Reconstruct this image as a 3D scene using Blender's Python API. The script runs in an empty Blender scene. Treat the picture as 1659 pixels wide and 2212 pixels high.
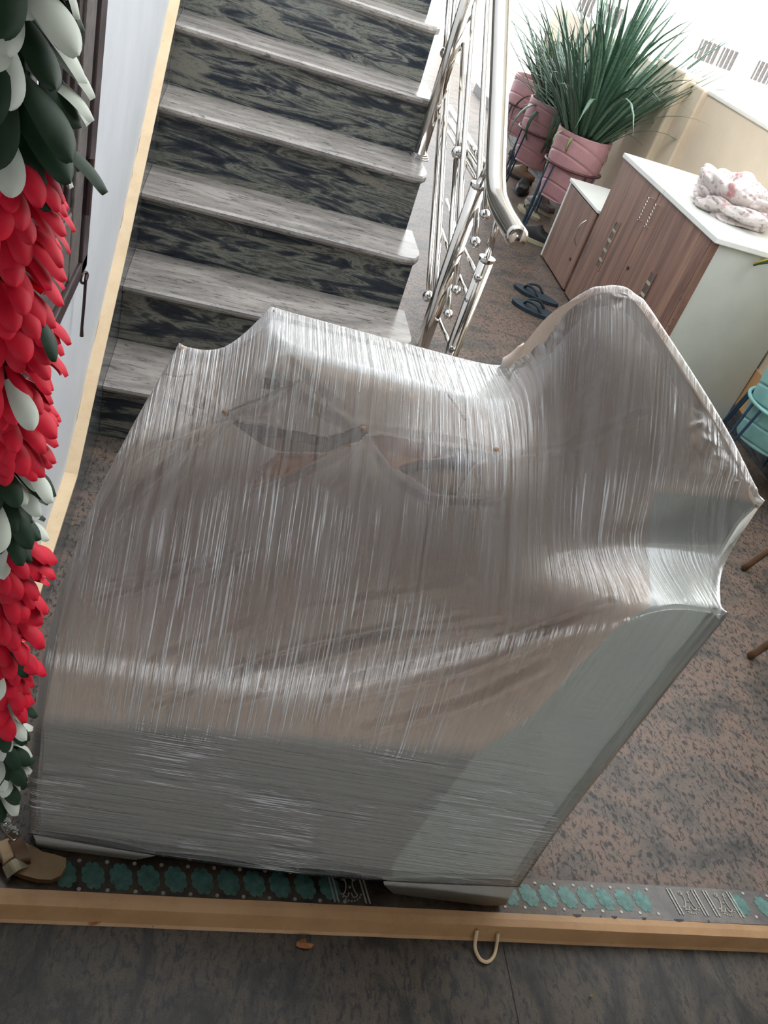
import bpy, bmesh, math, random
import numpy as np
from mathutils import Vector, Matrix, noise
from mathutils.bvhtree import BVHTree
from mathutils.geometry import delaunay_2d_cdt
random.seed(7)
sc = bpy.context.scene
col = sc.collection
# ------------------------------------------------------------------ camera
IW, IH, FPX = 1659.0, 2212.0, 1794.63
CP = Vector((0, 0, 1.3883))
CR = Vector((0.95405, -0.09596, 0.28387)); CR.normalize()
CF = Vector((0.2512, 0.7728, -0.58275)); CF.normalize()
CR = (CR - CF*CR.dot(CF)).normalized()
CU = CR.cross(CF).normalized()
cam = bpy.data.cameras.new('camera'); camo = bpy.data.objects.new('camera', cam); col.objects.link(camo)
cam.sensor_fit = 'HORIZONTAL'; cam.sensor_width = 36; cam.lens = FPX/IW*36; cam.clip_start = .02
camo.matrix_world = Matrix.Translation(CP) @ Matrix((CR, CU, -CF)).transposed().to_4x4()
sc.camera = camo
# ------------------------------------------------------------------ light
w = bpy.data.worlds.new('sky'); sc.world = w; w.use_nodes = True
bg = w.node_tree.nodes['Background']; bg.inputs[0].default_value = (0.93, 0.97, 1.0, 1); bg.inputs[1].default_value = 5.0
sc.view_settings.view_transform = 'Standard'; sc.view_settings.look = 'None'
sc.view_settings.gamma = 1; sc.view_settings.use_curve_mapping = False
sc.view_settings.exposure = 0.16

def at(px, y=None, z=None, X=None, pl=None):
    """the point seen at a pixel of the photograph on a given plane of the place"""
    d = CF*FPX + CR*(px[0]-IW/2) - CU*(px[1]-IH/2)
    if z is not None: t = (z-CP.z)/d.z
    elif y is not None: t = y/d.y
    elif X is not None: t = X/d.x
    else: t = pl[0].dot(pl[1]-CP)/pl[0].dot(d)
    return CP + d*t

# ------------------------------------------------------------------ materials
def mat(name):
    m = bpy.data.materials.new(name); m.use_nodes = True
    nt = m.node_tree; return m, nt, nt.nodes['Principled BSDF']
def N(nt, t, **k):
    n = nt.nodes.new(t)
    for a, b in k.items():
        if a.startswith('i_'):
            key = a[2:].replace('_', ' '); n.inputs[int(key) if key.isdigit() else key].default_value = b
        else: setattr(n, a, b)
    return n
def pos(nt, scale=(1, 1, 1), rot=(0, 0, 0)):
    g = N(nt, 'ShaderNodeNewGeometry'); mp = N(nt, 'ShaderNodeMapping')
    mp.inputs['Scale'].default_value = scale; mp.inputs['Rotation'].default_value = rot
    nt.links.new(g.outputs['Position'], mp.inputs[0]); return mp.outputs[0]
def nz(nt, vec, s, d=4, r=.6, dist=0):
    n = N(nt, 'ShaderNodeTexNoise', i_Scale=s, i_Detail=d, i_Roughness=r, i_Distortion=dist)
    if vec: nt.links.new(vec, n.inputs['Vector'])
    return n.outputs['Fac']
def ramp(nt, fac, stops):
    r = N(nt, 'ShaderNodeValToRGB'); e = r.color_ramp.elements
    while len(e) < len(stops): e.new(.5)
    for i, (p, c) in enumerate(stops):
        e[i].position = p; e[i].color = (c, c, c, 1) if isinstance(c, (int, float)) else (*c, 1)
    nt.links.new(fac, r.inputs[0]); return r.outputs[0]
def mixc(nt, fac, a, b, mode='MIX'):
    m = N(nt, 'ShaderNodeMix', data_type='RGBA', blend_type=mode)
    for s, v in ((0, fac), (6, a), (7, b)):
        if isinstance(v, (int, float)): m.inputs[s].default_value = v
        elif isinstance(v, tuple): m.inputs[s].default_value = (*v, 1)
        else: nt.links.new(v, m.inputs[s])
    return m.outputs[2]
def math_(nt, op, a, b=None, clamp=False):
    m = N(nt, 'ShaderNodeMath', operation=op, use_clamp=clamp)
    for i, v in enumerate((a, b)):
        if v is None: continue
        if isinstance(v, (int, float)): m.inputs[i].default_value = v
        else: nt.links.new(v, m.inputs[i])
    return m.outputs[0]
def bump(nt, p, h, strength=.3, dist=.002):
    b = N(nt, 'ShaderNodeBump', i_Strength=strength, i_Distance=dist)
    nt.links.new(h, b.inputs['Height']); nt.links.new(b.outputs[0], p.inputs['Normal'])
def plain(name, c, rough=.5, metal=0, var=.12, s=30, bmp=0, spec=.5, coat=0):
    m, nt, p = mat(name)
    f = nz(nt, pos(nt), s, 5)
    cc = ramp(nt, f, [(.3, tuple(x*(1-var) for x in c)), (.7, tuple(min(1, x*(1+var)) for x in c))])
    nt.links.new(cc, p.inputs['Base Color'])
    p.inputs['Roughness'].default_value = rough; p.inputs['Metallic'].default_value = metal
    p.inputs['Specular IOR Level'].default_value = spec; p.inputs['Coat Weight'].default_value = coat
    if bmp: bump(nt, p, f, bmp)
    return m
def granite(name, stops, scale, rot=(0, 0, 0), dist=1.5, s=3, fleck=.6, fs=90, rough=.22, fcol=(.02, .022, .025), fvec=None, ft=(.52, .62), patch=None, spec=.4):
    m, nt, p = mat(name)
    v = pos(nt, scale, rot)
    c = ramp(nt, nz(nt, v, s, 9, .62, dist), stops)
    if patch:
        c = mixc(nt, ramp(nt, nz(nt, v, s*.55, 5, .6, 1.2), [(.54, 0), (.6, 1)]), c, patch)
    f = ramp(nt, nz(nt, pos(nt, fvec or (1, 1, 1), rot), fs, 4, .7, .6), [(ft[0], 0), (ft[1], 1)])
    f = math_(nt, 'MULTIPLY', f, fleck)
    c = mixc(nt, f, c, fcol)
    g = ramp(nt, nz(nt, pos(nt), 500, 2), [(.35, .78), (.65, 1.15)])
    c = mixc(nt, 1.0, c, g, 'MULTIPLY')
    nt.links.new(c, p.inputs['Base Color']); p.inputs['Roughness'].default_value = rough; p.inputs['Specular IOR Level'].default_value = spec
    bump(nt, p, nz(nt, pos(nt), 60, 4), .08)
    return m
M = {}
M['riser'] = granite('veined granite riser', [(.36, (.014, .021, .034)), (.45, (.032, .042, .055)), (.50, (.085, .09, .09)), (.56, (.24, .25, .22)), (.62, (.07, .075, .075)), (.70, (.22, .21, .18)), (.8, (.16, .11, .10))],
                     (1.3, 3, 8.5), (0, .17, 0), 1.5, 3.1, .5, 80, .2, fvec=(1, 1, 2.5), ft=(.56, .64), patch=(.24, .235, .20))
M['tread'] = granite('worn granite tread', [(.3, (.15, .14, .135)), (.5, (.29, .265, .245)), (.68, (.42, .39, .36))],
                     (1.5, 6, 6), (0, 0, -.12), .8, 2.5, .75, 55, .27, (.03, .033, .035), (.35, 1.6, 1.6), (.55, .66))
M['floor'] = granite('brown granite floor', [(.3, (.06, .056, .052)), (.46, (.135, .112, .097)), (.56, (.19, .135, .108)), (.72, (.125, .118, .108))],
                     (1, 1.4, 1), (0, 0, .5), .8, 6, .8, 85, .38, (.02, .022, .025), (1.15, .7, 1), (.50, .60), spec=.14)
M['floor_out'] = granite('dark granite floor', [(.3, (.016, .015, .014)), (.46, (.055, .048, .041)), (.56, (.095, .075, .057)), (.72, (.06, .06, .056))],
                     (1.5, .7, 1), (0, 0, -.45), 1.0, 8, .75, 75, .4, (.02, .022, .027), (1.4, .6, 1), (.50, .62), spec=.2)
M['skirt'] = granite('polished dark granite skirting', [(.35, (.03, .035, .04)), (.55, (.08, .09, .095)), (.75, (.16, .17, .17))], (2, 2, 9), (0, 0, 0), 1, 3, .4, 60, .12)
def cream_paint(name, c, dirt, amount, s=9):
    m, nt, p = mat(name)
    f = nz(nt, pos(nt), s, 8, .7); f2 = nz(nt, pos(nt), 75, 5, .75)
    c1 = mixc(nt, ramp(nt, f, [(.42, 0), (.75, amount)]), c, dirt)
    c1 = mixc(nt, ramp(nt, f2, [(.66, 0), (.72, .75)]), c1, tuple(x*.35 for x in dirt))
    nt.links.new(c1, p.inputs['Base Color']); p.inputs['Roughness'].default_value = .5
    bump(nt, p, f2, .25); return m
M['sill'] = cream_paint('stained cream paint', (.44, .255, .12), (.30, .15, .06), .8)
M['cream_edge'] = cream_paint('chipped cream paint', (.68, .52, .33), (.45, .28, .13), .5, 14)
M['wall_l'] = plain('bluish white wall paint', (.52, .54, .57), .65, var=.05, s=7, bmp=.05)
M['wall_r'] = plain('cream wall paint', (.72, .60, .46), .6, var=.06, s=4, bmp=.05)
M['white_out'] = plain('white outside wall paint', (.82, .80, .74), .7, var=.03, s=3)
M['porch'] = plain('porch wall paint', (.55, .52, .48), .8, var=.05, s=3)
M['ceil'] = plain('white ceiling paint', (.75, .74, .70), .8, var=.03, s=3)
M['dark_wood'] = plain('dark brown varnished wood', (.045, .028, .030), .35, var=.35, s=25, bmp=.1)
M['grey_wood'] = plain('weathered brown wood', (.10, .085, .08), .5, var=.4, s=60, bmp=.2)
M['glass_dark'] = plain('dark window glass', (.01, .012, .014), .06, var=.1)
M['iron'] = plain('brown painted iron', (.06, .035, .035), .35, metal=.6, var=.2)
M['steel'] = plain('polished stainless steel', (.66, .63, .59), .13, metal=1, var=.04, s=8)
M['chrome'] = plain('chrome', (.75, .75, .75), .1, metal=1, var=.02)
M['white_lam'] = plain('white laminate', (.78, .80, .76), .35, var=.03, s=12)
M['green_white'] = plain('pale greenish laminate', (.58, .62, .57), .45, var=.05, s=8)
M['pink'] = plain('dusty pink ceramic', (.50, .27, .29), .5, var=.08, s=25, bmp=.1)
M['teal'] = plain('pale teal ceramic', (.22, .45, .43), .4, var=.15, s=18, bmp=.1)
M['soil'] = plain('dark soil', (.06, .04, .03), .9, var=.4, s=90, bmp=.6)
M['wire'] = plain('dark blue painted wire', (.02, .05, .09), .4, var=.2)
M['ring'] = plain('maroon painted wire', (.10, .035, .035), .4, var=.2)
M['navy'] = plain('navy foam rubber', (.018, .035, .05), .75, var=.25, s=60, bmp=.2)
M['black'] = plain('black rubber', (.012, .012, .014), .6, var=.3)
M['cream_sole'] = plain('cream shoe sole', (.42, .38, .26), .6, var=.1)
M['tan_lea'] = plain('beige leather', (.42, .29, .16), .5, var=.1, s=40, bmp=.1)
M['brown_lea'] = plain('brown leather', (.11, .055, .025), .5, var=.2)
M['red'] = plain('crimson felt petal', (.66, .007, .032), .6, var=.18, s=40, spec=.3)
M['petal_w'] = plain('off white felt petal', (.62, .66, .58), .6, var=.08, s=30, spec=.3)
M['petal_g'] = plain('dark green felt leaf', (.012, .035, .016), .6, var=.3, s=40, spec=.3)
M['silver'] = plain('silver bead', (.6, .62, .6), .25, metal=1, var=.1)
M['leafdry'] = plain('dry orange leaf', (.32, .12, .04), .7, var=.3, s=60)
M['yellow'] = plain('yellow paper', (.6, .42, .03), .7)
M['teal_print'] = plain('teal printed petal', (.06, .17, .15), .45, var=.45, s=80)
M['white_print'] = plain('white printed line', (.42, .42, .38), .5, var=.2, s=80)
M['print_base'] = granite('brown translucent printed film', [(.35, (.03, .022, .016)), (.5, (.075, .055, .04)), (.7, (.11, .085, .06))], (1, 1, 1), (0, 0, 0), 1, 12, .5, 60, .25)
M['thread'] = plain('pale thread', (.55, .50, .44), .8)
M['yellow_leaf'] = plain('yellow leaf margin', (.62, .48, .05), .5)
M['orange_wall'] = plain('orange cream wall band', (.62, .36, .17), .6, var=.08, s=5)
def wood_front(name):
    m, nt, p = mat(name)
    a = nz(nt, pos(nt, (1, 9, .5)), 3.2, 6, .6, .8); b = nz(nt, pos(nt, (1, 60, 2)), 5, 6, .7, .4)
    c = ramp(nt, a, [(.3, (.13, .065, .05)), (.5, (.24, .135, .10)), (.7, (.36, .21, .145))])
    c = mixc(nt, .5, c, ramp(nt, b, [(.3, .55), (.7, 1.25)]), 'MULTIPLY')
    nt.links.new(c, p.inputs['Base Color']); p.inputs['Roughness'].default_value = .45; return m
M['wood'] = wood_front('walnut laminate')
def leafmat(name, c1, c2):
    m, nt, p = mat(name)
    tc = N(nt, 'ShaderNodeTexCoord')
    mp = N(nt, 'ShaderNodeMapping'); mp.inputs['Scale'].default_value = (3, 3, 60); nt.links.new(tc.outputs['Object'], mp.inputs[0])
    c = ramp(nt, nz(nt, mp.outputs[0], 1.5, 4), [(.35, c1), (.7, c2)])
    nt.links.new(c, p.inputs['Base Color']); p.inputs['Roughness'].default_value = .4; return m
M['leaf'] = leafmat('grey green leaf', (.06, .13, .08), (.17, .28, .19))
M['leaf_dark'] = leafmat('deep green leaf', (.03, .08, .05), (.09, .18, .11))
M['leaf_pale'] = leafmat('yellow green leaf', (.20, .30, .09), (.42, .50, .22))
# cloth and stretch film
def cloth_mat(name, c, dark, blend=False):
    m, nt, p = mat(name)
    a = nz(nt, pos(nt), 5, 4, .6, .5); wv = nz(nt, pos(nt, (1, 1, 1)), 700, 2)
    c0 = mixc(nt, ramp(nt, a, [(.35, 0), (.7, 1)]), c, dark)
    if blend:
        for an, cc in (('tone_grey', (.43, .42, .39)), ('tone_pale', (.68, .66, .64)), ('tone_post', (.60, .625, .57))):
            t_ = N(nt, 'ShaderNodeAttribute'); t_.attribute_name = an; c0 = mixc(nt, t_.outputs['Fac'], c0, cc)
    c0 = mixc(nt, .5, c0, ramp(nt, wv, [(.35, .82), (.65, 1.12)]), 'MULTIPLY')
    nt.links.new(c0, p.inputs['Base Color']); p.inputs['Roughness'].default_value = .85
    p.inputs['Specular IOR Level'].default_value = .2
    bump(nt, p, wv, .25, .001); return m
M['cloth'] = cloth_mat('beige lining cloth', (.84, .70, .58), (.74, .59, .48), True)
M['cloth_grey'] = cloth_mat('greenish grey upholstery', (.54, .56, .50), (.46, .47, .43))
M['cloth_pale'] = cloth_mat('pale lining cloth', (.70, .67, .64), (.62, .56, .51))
M['foot'] = cloth_mat('darker grey upholstery', (.44, .43, .395), (.39, .38, .35))  # darker grey matched to the sofa front
M['batten'] = plain('bare wooden batten', (.72, .38, .18), .7, var=.25, s=20)
M['hollow'] = plain('dark frame hollow', (.44, .27, .165), .9, var=.3, s=20)
def film_mat(name, base, amt, rough=.12):
    m, nt, p = mat(name)
    at_l = N(nt, 'ShaderNodeAttribute'); at_l.attribute_name = 'level_wrap'; lv = at_l.outputs['Fac']
    at_q = N(nt, 'ShaderNodeAttribute'); at_q.attribute_name = 'quiet'; qt = math_(nt, 'SUBTRACT', 1.0, at_q.outputs['Fac'])
    def mixf(a, b):
        m_ = N(nt, 'ShaderNodeMix'); nt.links.new(lv, m_.inputs[0]); nt.links.new(a, m_.inputs[2]); nt.links.new(b, m_.inputs[3]); return m_.outputs[0]
    U, L = (0, 0, .05), (0, .045, 0)
    fine = mixf(nz(nt, pos(nt, (330, 4, 4), U), 1, 3, .6, .15), nz(nt, pos(nt, (6, 6, 330), L), 1, 3, .6, .15))
    broad = mixf(nz(nt, pos(nt, (110, 1.6, 1.6), U), 1, 2, .5, .3), nz(nt, pos(nt, (2.4, 2.4, 130), L), 1, 2, .5, .3))
    glint = mixf(nz(nt, pos(nt, (520, 7, 7), (0, 0, .12)), 1, 1, .5, .1), nz(nt, pos(nt, (10, 10, 500), L), 1, 1, .5, .1))
    patch = nz(nt, pos(nt), 5.5, 3, .5)
    lines = ramp(nt, glint, [(.575, 0), (.63, 1)])  # thin white glints painted into the film's opacity
    lines = math_(nt, 'MULTIPLY', lines, ramp(nt, patch, [(.47, .02), (.62, 1)])); lines = math_(nt, 'MULTIPLY', math_(nt, 'MULTIPLY', lines, qt), math_(nt, 'ADD', 1.0, lv))
    al = math_(nt, 'ADD', math_(nt, 'MULTIPLY', ramp(nt, broad, [(.35, 0), (.75, 1)]), .12), base)
    al = math_(nt, 'ADD', al, math_(nt, 'MULTIPLY', ramp(nt, fine, [(.40, 0), (.65, 1)]), .07))
    al = math_(nt, 'ADD', al, math_(nt, 'MULTIPLY', ramp(nt, patch, [(.45, 0), (.7, 1)]), .06))
    al = math_(nt, 'ADD', al, math_(nt, 'MULTIPLY', lines, amt), True)
    p.inputs['Base Color'].default_value = (.84, .85, .87, 1); p.inputs['Roughness'].default_value = .4
    h = math_(nt, 'MULTIPLY', math_(nt, 'ADD', fine, math_(nt, 'MULTIPLY', broad, 1.6)), math_(nt, 'MULTIPLY', math_(nt, 'ADD', math_(nt, 'MULTIPLY', qt, .75), .25), math_(nt, 'SUBTRACT', 1.0, math_(nt, 'MULTIPLY', lv, .55))))
    bump(nt, p, h, .9, .0028)
    bn = p.inputs['Normal'].links[0].from_socket
    tr = N(nt, 'ShaderNodeBsdfTransparent'); mx = N(nt, 'ShaderNodeMixShader')
    nt.links.new(al, mx.inputs[0]); nt.links.new(tr.outputs[0], mx.inputs[1]); nt.links.new(p.outputs[0], mx.inputs[2])
    gl = N(nt, 'ShaderNodeBsdfGlossy', i_Roughness=rough); gl.inputs['Color'].default_value = (1, 1, 1, 1); nt.links.new(bn, gl.inputs['Normal'])
    fr = N(nt, 'ShaderNodeFresnel', i_IOR=1.5); nt.links.new(bn, fr.inputs['Normal'])
    mx2 = N(nt, 'ShaderNodeMixShader'); nt.links.new(math_(nt, 'MULTIPLY', fr.outputs[0], 1.9, True), mx2.inputs[0])
    nt.links.new(mx.outputs[0], mx2.inputs[1]); nt.links.new(gl.outputs[0], mx2.inputs[2])
    nt.links.new(mx2.outputs[0], nt.nodes['Material Output'].inputs[0])
    return m
M['film'] = film_mat('clear stretch film', .07, .6)

# ------------------------------------------------------------------ builders
def box(bm, lo, hi, bev=0):
    r = bmesh.ops.create_cube(bm, size=1); vs = r['verts']
    for v in vs:
        v.co = Vector([lo[i] if v.co[i] < 0 else hi[i] for i in range(3)])
    if bev:
        es = list({e for v in vs for e in v.link_edges})
        bmesh.ops.bevel(bm, geom=es, offset=bev, segments=2, affect='EDGES', profile=.5)
    return vs
def obj(name, bm, m, parent=None, smooth=False, center=True, kind=None, solid=0):
    if isinstance(bm, bmesh.types.BMesh):
        bmesh.ops.recalc_face_normals(bm, faces=bm.faces)
        me = bpy.data.meshes.new(name); bm.to_mesh(me); bm.free()
    else: me = bm
    if smooth:
        for p in me.polygons: p.use_smooth = True
    me.materials.append(M[m]) if isinstance(m, str) else None
    o = bpy.data.objects.new(name, me); col.objects.link(o)
    if center and len(me.vertices):
        co = np.empty(len(me.vertices)*3, 'f'); me.vertices.foreach_get('co', co); co = co.reshape(-1, 3)
        c = (co.min(0)+co.max(0))/2; c[2] = co[:, 2].min()
        me.transform(Matrix.Translation(-Vector(map(float, c)))); o.location = Vector(map(float, c))
    if parent is not None:
        o.parent = parent; o.matrix_parent_inverse = Matrix.Identity(4)
        if center: o.location = Vector(o.location) - world_of(parent)
    if solid:
        md = o.modifiers.new('solid', 'SOLIDIFY'); md.thickness = solid
    if kind: o['kind'] = kind
    return o
def world_of(o):
    v = Vector((0, 0, 0))
    while o is not None: v += Vector(o.location); o = o.parent
    return v
def tag(o, label, cat, group=None, kind=None):
    o['label'] = label; o['category'] = cat
    if group: o['group'] = group
    if kind: o['kind'] = kind
    return o
def empty(name, loc):
    o = bpy.data.objects.new(name, None); col.objects.link(o); o.location = loc; o.empty_display_size = .05; return o
def tube(bm, pts, r, n=10, caps=True):
    pts = [Vector(p) for p in pts]; rs = r if isinstance(r, (list, tuple)) else [r]*len(pts)
    rings = []; prev = None
    for i, p in enumerate(pts):
        t = (pts[min(i+1, len(pts)-1)] - pts[max(i-1, 0)]).normalized()
        if prev is None: a = t.orthogonal().normalized()
        else: a = (prev - t*prev.dot(t)).normalized()
        prev = a; b = t.cross(a)
        rings.append([bm.verts.new(p + (a*math.cos(k*2*math.pi/n) + b*math.sin(k*2*math.pi/n))*rs[i]) for k in range(n)])
    for i in range(len(rings)-1):
        for k in range(n):
            bm.faces.new((rings[i][k], rings[i][(k+1) % n], rings[i+1][(k+1) % n], rings[i+1][k]))
    if caps:
        bm.faces.new(rings[0]); bm.faces.new(rings[-1])
def curve(pts, n=6):
    P = [Vector(p) for p in pts]; P = [P[0]*2-P[1]] + P + [P[-1]*2-P[-2]]; out = []
    for i in range(1, len(P)-2):
        for k in range(n):
            t = k/n; a, b, c, d = P[i-1:i+3]
            out.append(.5*((2*b) + (c-a)*t + (2*a-5*b+4*c-d)*t*t + (3*b-a-3*c+d)*t**3))
    out.append(P[-2]); return out
def prism(bm, pts, dirv, flip=False):
    """closed prism: polygon pts extruded by dirv"""
    a = [bm.verts.new(p) for p in pts]; b = [bm.verts.new(Vector(p)+Vector(dirv)) for p in pts]
    bm.faces.new(a); bm.faces.new(b[::-1])
    for i in range(len(a)): bm.faces.new((a[i], b[i], b[(i+1) % len(a)], a[(i+1) % len(a)]))
def sphere(bm, c, r, seg=16):
    bmesh.ops.create_uvsphere(bm, u_segments=seg, v_segments=seg*2//3, radius=r, matrix=Matrix.Translation(c))
B = bmesh.new
def struct(name, bm, m, **k): return obj(name, bm, m, kind='structure', **k)

# ------------------------------------------------------------------ the setting
XW, XF = -.235, -.208            # left wall, face of its skirting
Y0, RUN, RISE, NST = 1.945, .2343, .176, 11
bm = B(); box(bm, (XW-.1, .66, -.08), (2.35, 26, 0)); struct('floor', bm, 'floor')
bm = B(); box(bm, (-1.3, -1.7, -.08), (2.3, .66, -.0005)); struct('floor', bm, 'floor_out')
# left wall with the opening of its window
bm = B()
WY0, WY1, WZ0, WZ1 = .80, 1.585, .66, 1.9
box(bm, (XW-.2, .66, 0), (XW, 9, WZ0)); box(bm, (XW-.2, .66, WZ1), (XW, 9, 3.1))
box(bm, (XW-.2, WY1, WZ0), (XW, 9, WZ1)); box(bm, (XW-.2, .66, WZ0), (XW, WY0, WZ1))
struct('wall_left', bm, 'wall_l')
bm = B(); box(bm, (-1.3, .6, 0), (-.32, .66, 3.1)); box(bm, (1.6, .6, 0), (2.35, .66, 3.1)); box(bm, (-.32, .6, 2.2), (1.6, .66, 3.1))
struct('wall_front', bm, 'porch')
bm = B(); box(bm, (-1.4, -1.7, 0), (-1.3, .66, 2.8)); box(bm, (2.3, -1.7, 0), (2.4, .66, 2.8)); box(bm, (-1.3, -1.8, 0), (-.4, -1.7, 2.8)); box(bm, (1.5, -1.8, 0), (2.3, -1.7, 2.8)); box(bm, (-.4, -1.8, .95), (1.5, -1.7, 2.8)); box(bm, (-.4, -1.8, 0), (1.5, -1.7, .5))  # low slot in the unseen back wall added to light the sofa front
struct('wall_porch', bm, 'porch')
bm = B(); box(bm, (-1.4, -1.8, 2.8), (2.4, .6, 2.9)); box(bm, (XW-.2, .66, 3.1), (2.6, 1.10, 3.2)); box(bm, (1.1, 1.10, 3.1), (2.6, 9, 3.2)); box(bm, (XW-.2, 4.4, 3.1), (1.1, 9, 3.2)); struct('ceiling', bm, 'ceil')  # unseen opening over sofa and stairs, widened to brighten the sofa from above
# balcony wall on the right: parapet with a taller pilaster
bm = B(); box(bm, (2.27, .66, 0), (2.45, 4.58, 1.013), .008); box(bm, (2.27, 5.0, 0), (2.45, 7.4, 1.013), .008)
struct('wall_right', bm, 'wall_r')
bm = B(); box(bm, (2.27, .66, 2.6), (2.45, 9, 3.1)); box(bm, (2.27, .66, 1.013), (2.45, 1.1, 2.6)); struct('wall_right', bm, 'wall_r')  # unseen lintel added to narrow the bright balcony opening
bm = B(); box(bm, (2.19, 4.58, 0), (2.47, 4.98, 1.06), .012); box(bm, (2.235, 4.40, 0), (2.4, 4.6, 1.03), .01); struct('wall_pilaster', bm, 'wall_r')
bm = B(); box(bm, (2.26, .66, 1.013), (2.48, 4.5, 1.035), .006); struct('trim_1', bm, 'white_out')
bm = B(); box(bm, (2.255, .66, 0), (2.275, 9, .085), .003); struct('baseboard_right', bm, 'skirt')
bm = B(); box(bm, (2.262, .66, .085), (2.274, 7.3, .26), .002); struct('trim_2', bm, 'orange_wall')
# raked skirting along the left wall: dark polished face, cream top edge
rk = [(.70, .133), (1.60, .137), (1.835, .275), (2.149, .44), (2.518, .667), (2.925, .935), (3.6, 1.40), (4.6, 2.1)]
bm = B(); prism(bm, [(XF-.0225, y, z-.004) for y, z in rk] + [(XF-.0225, 4.6, .0), (XF-.0225, .70, 0)], (.022, 0, 0)); struct('baseboard_left', bm, 'skirt')
bm = B()
rr = random.Random(4); up = []
for (ya, za), (yb, zb) in zip(rk, rk[1:]):
    for k in range(10): up.append((ya+(yb-ya)*k/10, za+(zb-za)*k/10))
up.append(rk[-1])
prev = None
for y, z in up:
    j = rr.uniform(-.0025, .0025)
    q = [bm.verts.new(c) for c in ((XW+.001+j, y, z-.006), (XF+.0015, y, z-.006), (XF+.0015, y, z+.002), (XW-.001+j, y, z+.003))]
    if prev:
        for a in range(4): bm.faces.new((prev[a], prev[(a+1) % 4], q[(a+1) % 4], q[a]))
    else: bm.faces.new(q)
    prev = q
bm.faces.new(prev[::-1]); struct('trim_3', bm, 'cream_edge')

# ------------------------------------------------------------------ stairs
st = empty('staircase', (.2, Y0, 0))
tag(st, 'staircase of black and grey veined granite steps rising beside the white wall', 'staircase')
st['kind'] = 'structure'
XR = .60
for k in range(NST):
    y = Y0 + k*RUN; z = (k+1)*RISE
    rr = random.Random(k)
    bm = B(); box(bm, (XF, y+.022, z-RISE), (XR, y+.04, z-.024)); obj('riser', bm, 'riser', st)
    # tread with rounded nosing and clipped outer corner
    yb = y+RUN+.03; xr = XR+.022
    prof = [(y+.012, z-.025), (y+.004, z-.021), (y, z-.013), (y+.002, z-.005), (y+.010, z), (yb, z), (yb, z-.025)]
    bm = B(); cols_ = []
    for x, c in ((XF, 0), (XR-.03, 0), (XR, .010), (xr-.004, .045), (xr, .07)):
        cols_.append([bm.verts.new((x, min(py+c, yb) if i < 5 else py, pz)) for i, (py, pz) in enumerate(prof)])
    for a, b in zip(cols_, cols_[1:]):
        for i in range(len(prof)): bm.faces.new((a[i], a[(i+1) % 7], b[(i+1) % 7], b[i]))
    bm.faces.new(cols_[0]); bm.faces.new(cols_[-1][::-1])
    obj('tread', bm, 'tread', st)
bm = B()
pts = [(XR, Y0+.04, 0)]
for k in range(NST): pts += [(XR, Y0+k*RUN+.04, (k+1)*RISE-.025), (XR, Y0+(k+1)*RUN+.04, (k+1)*RISE-.025)]
pts += [(XR, Y0+NST*RUN+.04, 0)]
prism(bm, pts, (-.02, 0, 0)); obj('stringer', bm, 'floor', st)

# ------------------------------------------------------------------ window on the left wall
XI = XW + .012
wn = empty('window_1', (XW, 1.2, WZ0)); wn['kind'] = 'structure'
bm = B(); box(bm, (XW-.04, WY1-.045, WZ0-.01), (XI, WY1+.015, WZ1), .003); box(bm, (XW-.04, WY0, WZ0-.01), (XI, WY0+.05, WZ1), .003)
box(bm, (XW-.04, WY0, WZ0-.012), (XI, WY1+.015, WZ0+.02), .003); box(bm, (XW-.04, WY0, WZ1-.04), (XI, WY1, WZ1), .003); obj('window_frame', bm, 'dark_wood', wn)
bm = B(); box(bm, (XW-.035, 1.445, WZ0+.02), (XI-.006, 1.535, WZ1-.05), .004); obj('shutter_stile', bm, 'grey_wood', wn)
bm = B(); box(bm, (XW-.03, .86, WZ0+.025), (XI-.008, 1.447, WZ0+.15), .004); obj('shutter_rail', bm, 'grey_wood', wn)
bm = B()
for i, (a, b) in enumerate(((1.42, 1.447), (1.398, 1.418), (1.376, 1.396))):
    box(bm, (XW-.034-.005*i, a, WZ0+.15), (XI-.012-.007*i, b, WZ1-.05), .003)
    box(bm, (XW-.034-.005*i, .86, WZ0+.15+.012*i), (XI-.010-.007*i, 1.44-.02*i, WZ0+.16+.012*i), .002)
obj('moulding', bm, 'dark_wood', wn)
bm = B(); box(bm, (XW-.06, .84, WZ0+.1), (XW-.05, 1.40, WZ1-.05)); obj('pane', bm, 'glass_dark', wn)
bm = B(); tube(bm, [(XI+.001, 1.538, .775), (XI+.001, 1.538, .875)], .006, 8); obj('hinge', bm, 'iron', wn)
bm = B(); tube(bm, [(XI+.004+.014*math.cos(t)*.3, 1.549+.011*math.cos(t), .648+.011*math.sin(t)) for t in np.linspace(0, 2*math.pi, 17)], .0025, 8); obj('ring', bm, 'iron', wn)
bm = B(); tube(bm, [(XI+.006, 1.56, .655), (XI+.007, 1.548, .645), (XI+.008, 1.545, .60), (XI+.008, 1.542, .545), (XI+.009, 1.541, .528)], [.003, .003, .003, .003, .004], 8); obj('window_hook', bm, 'iron', wn)

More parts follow.
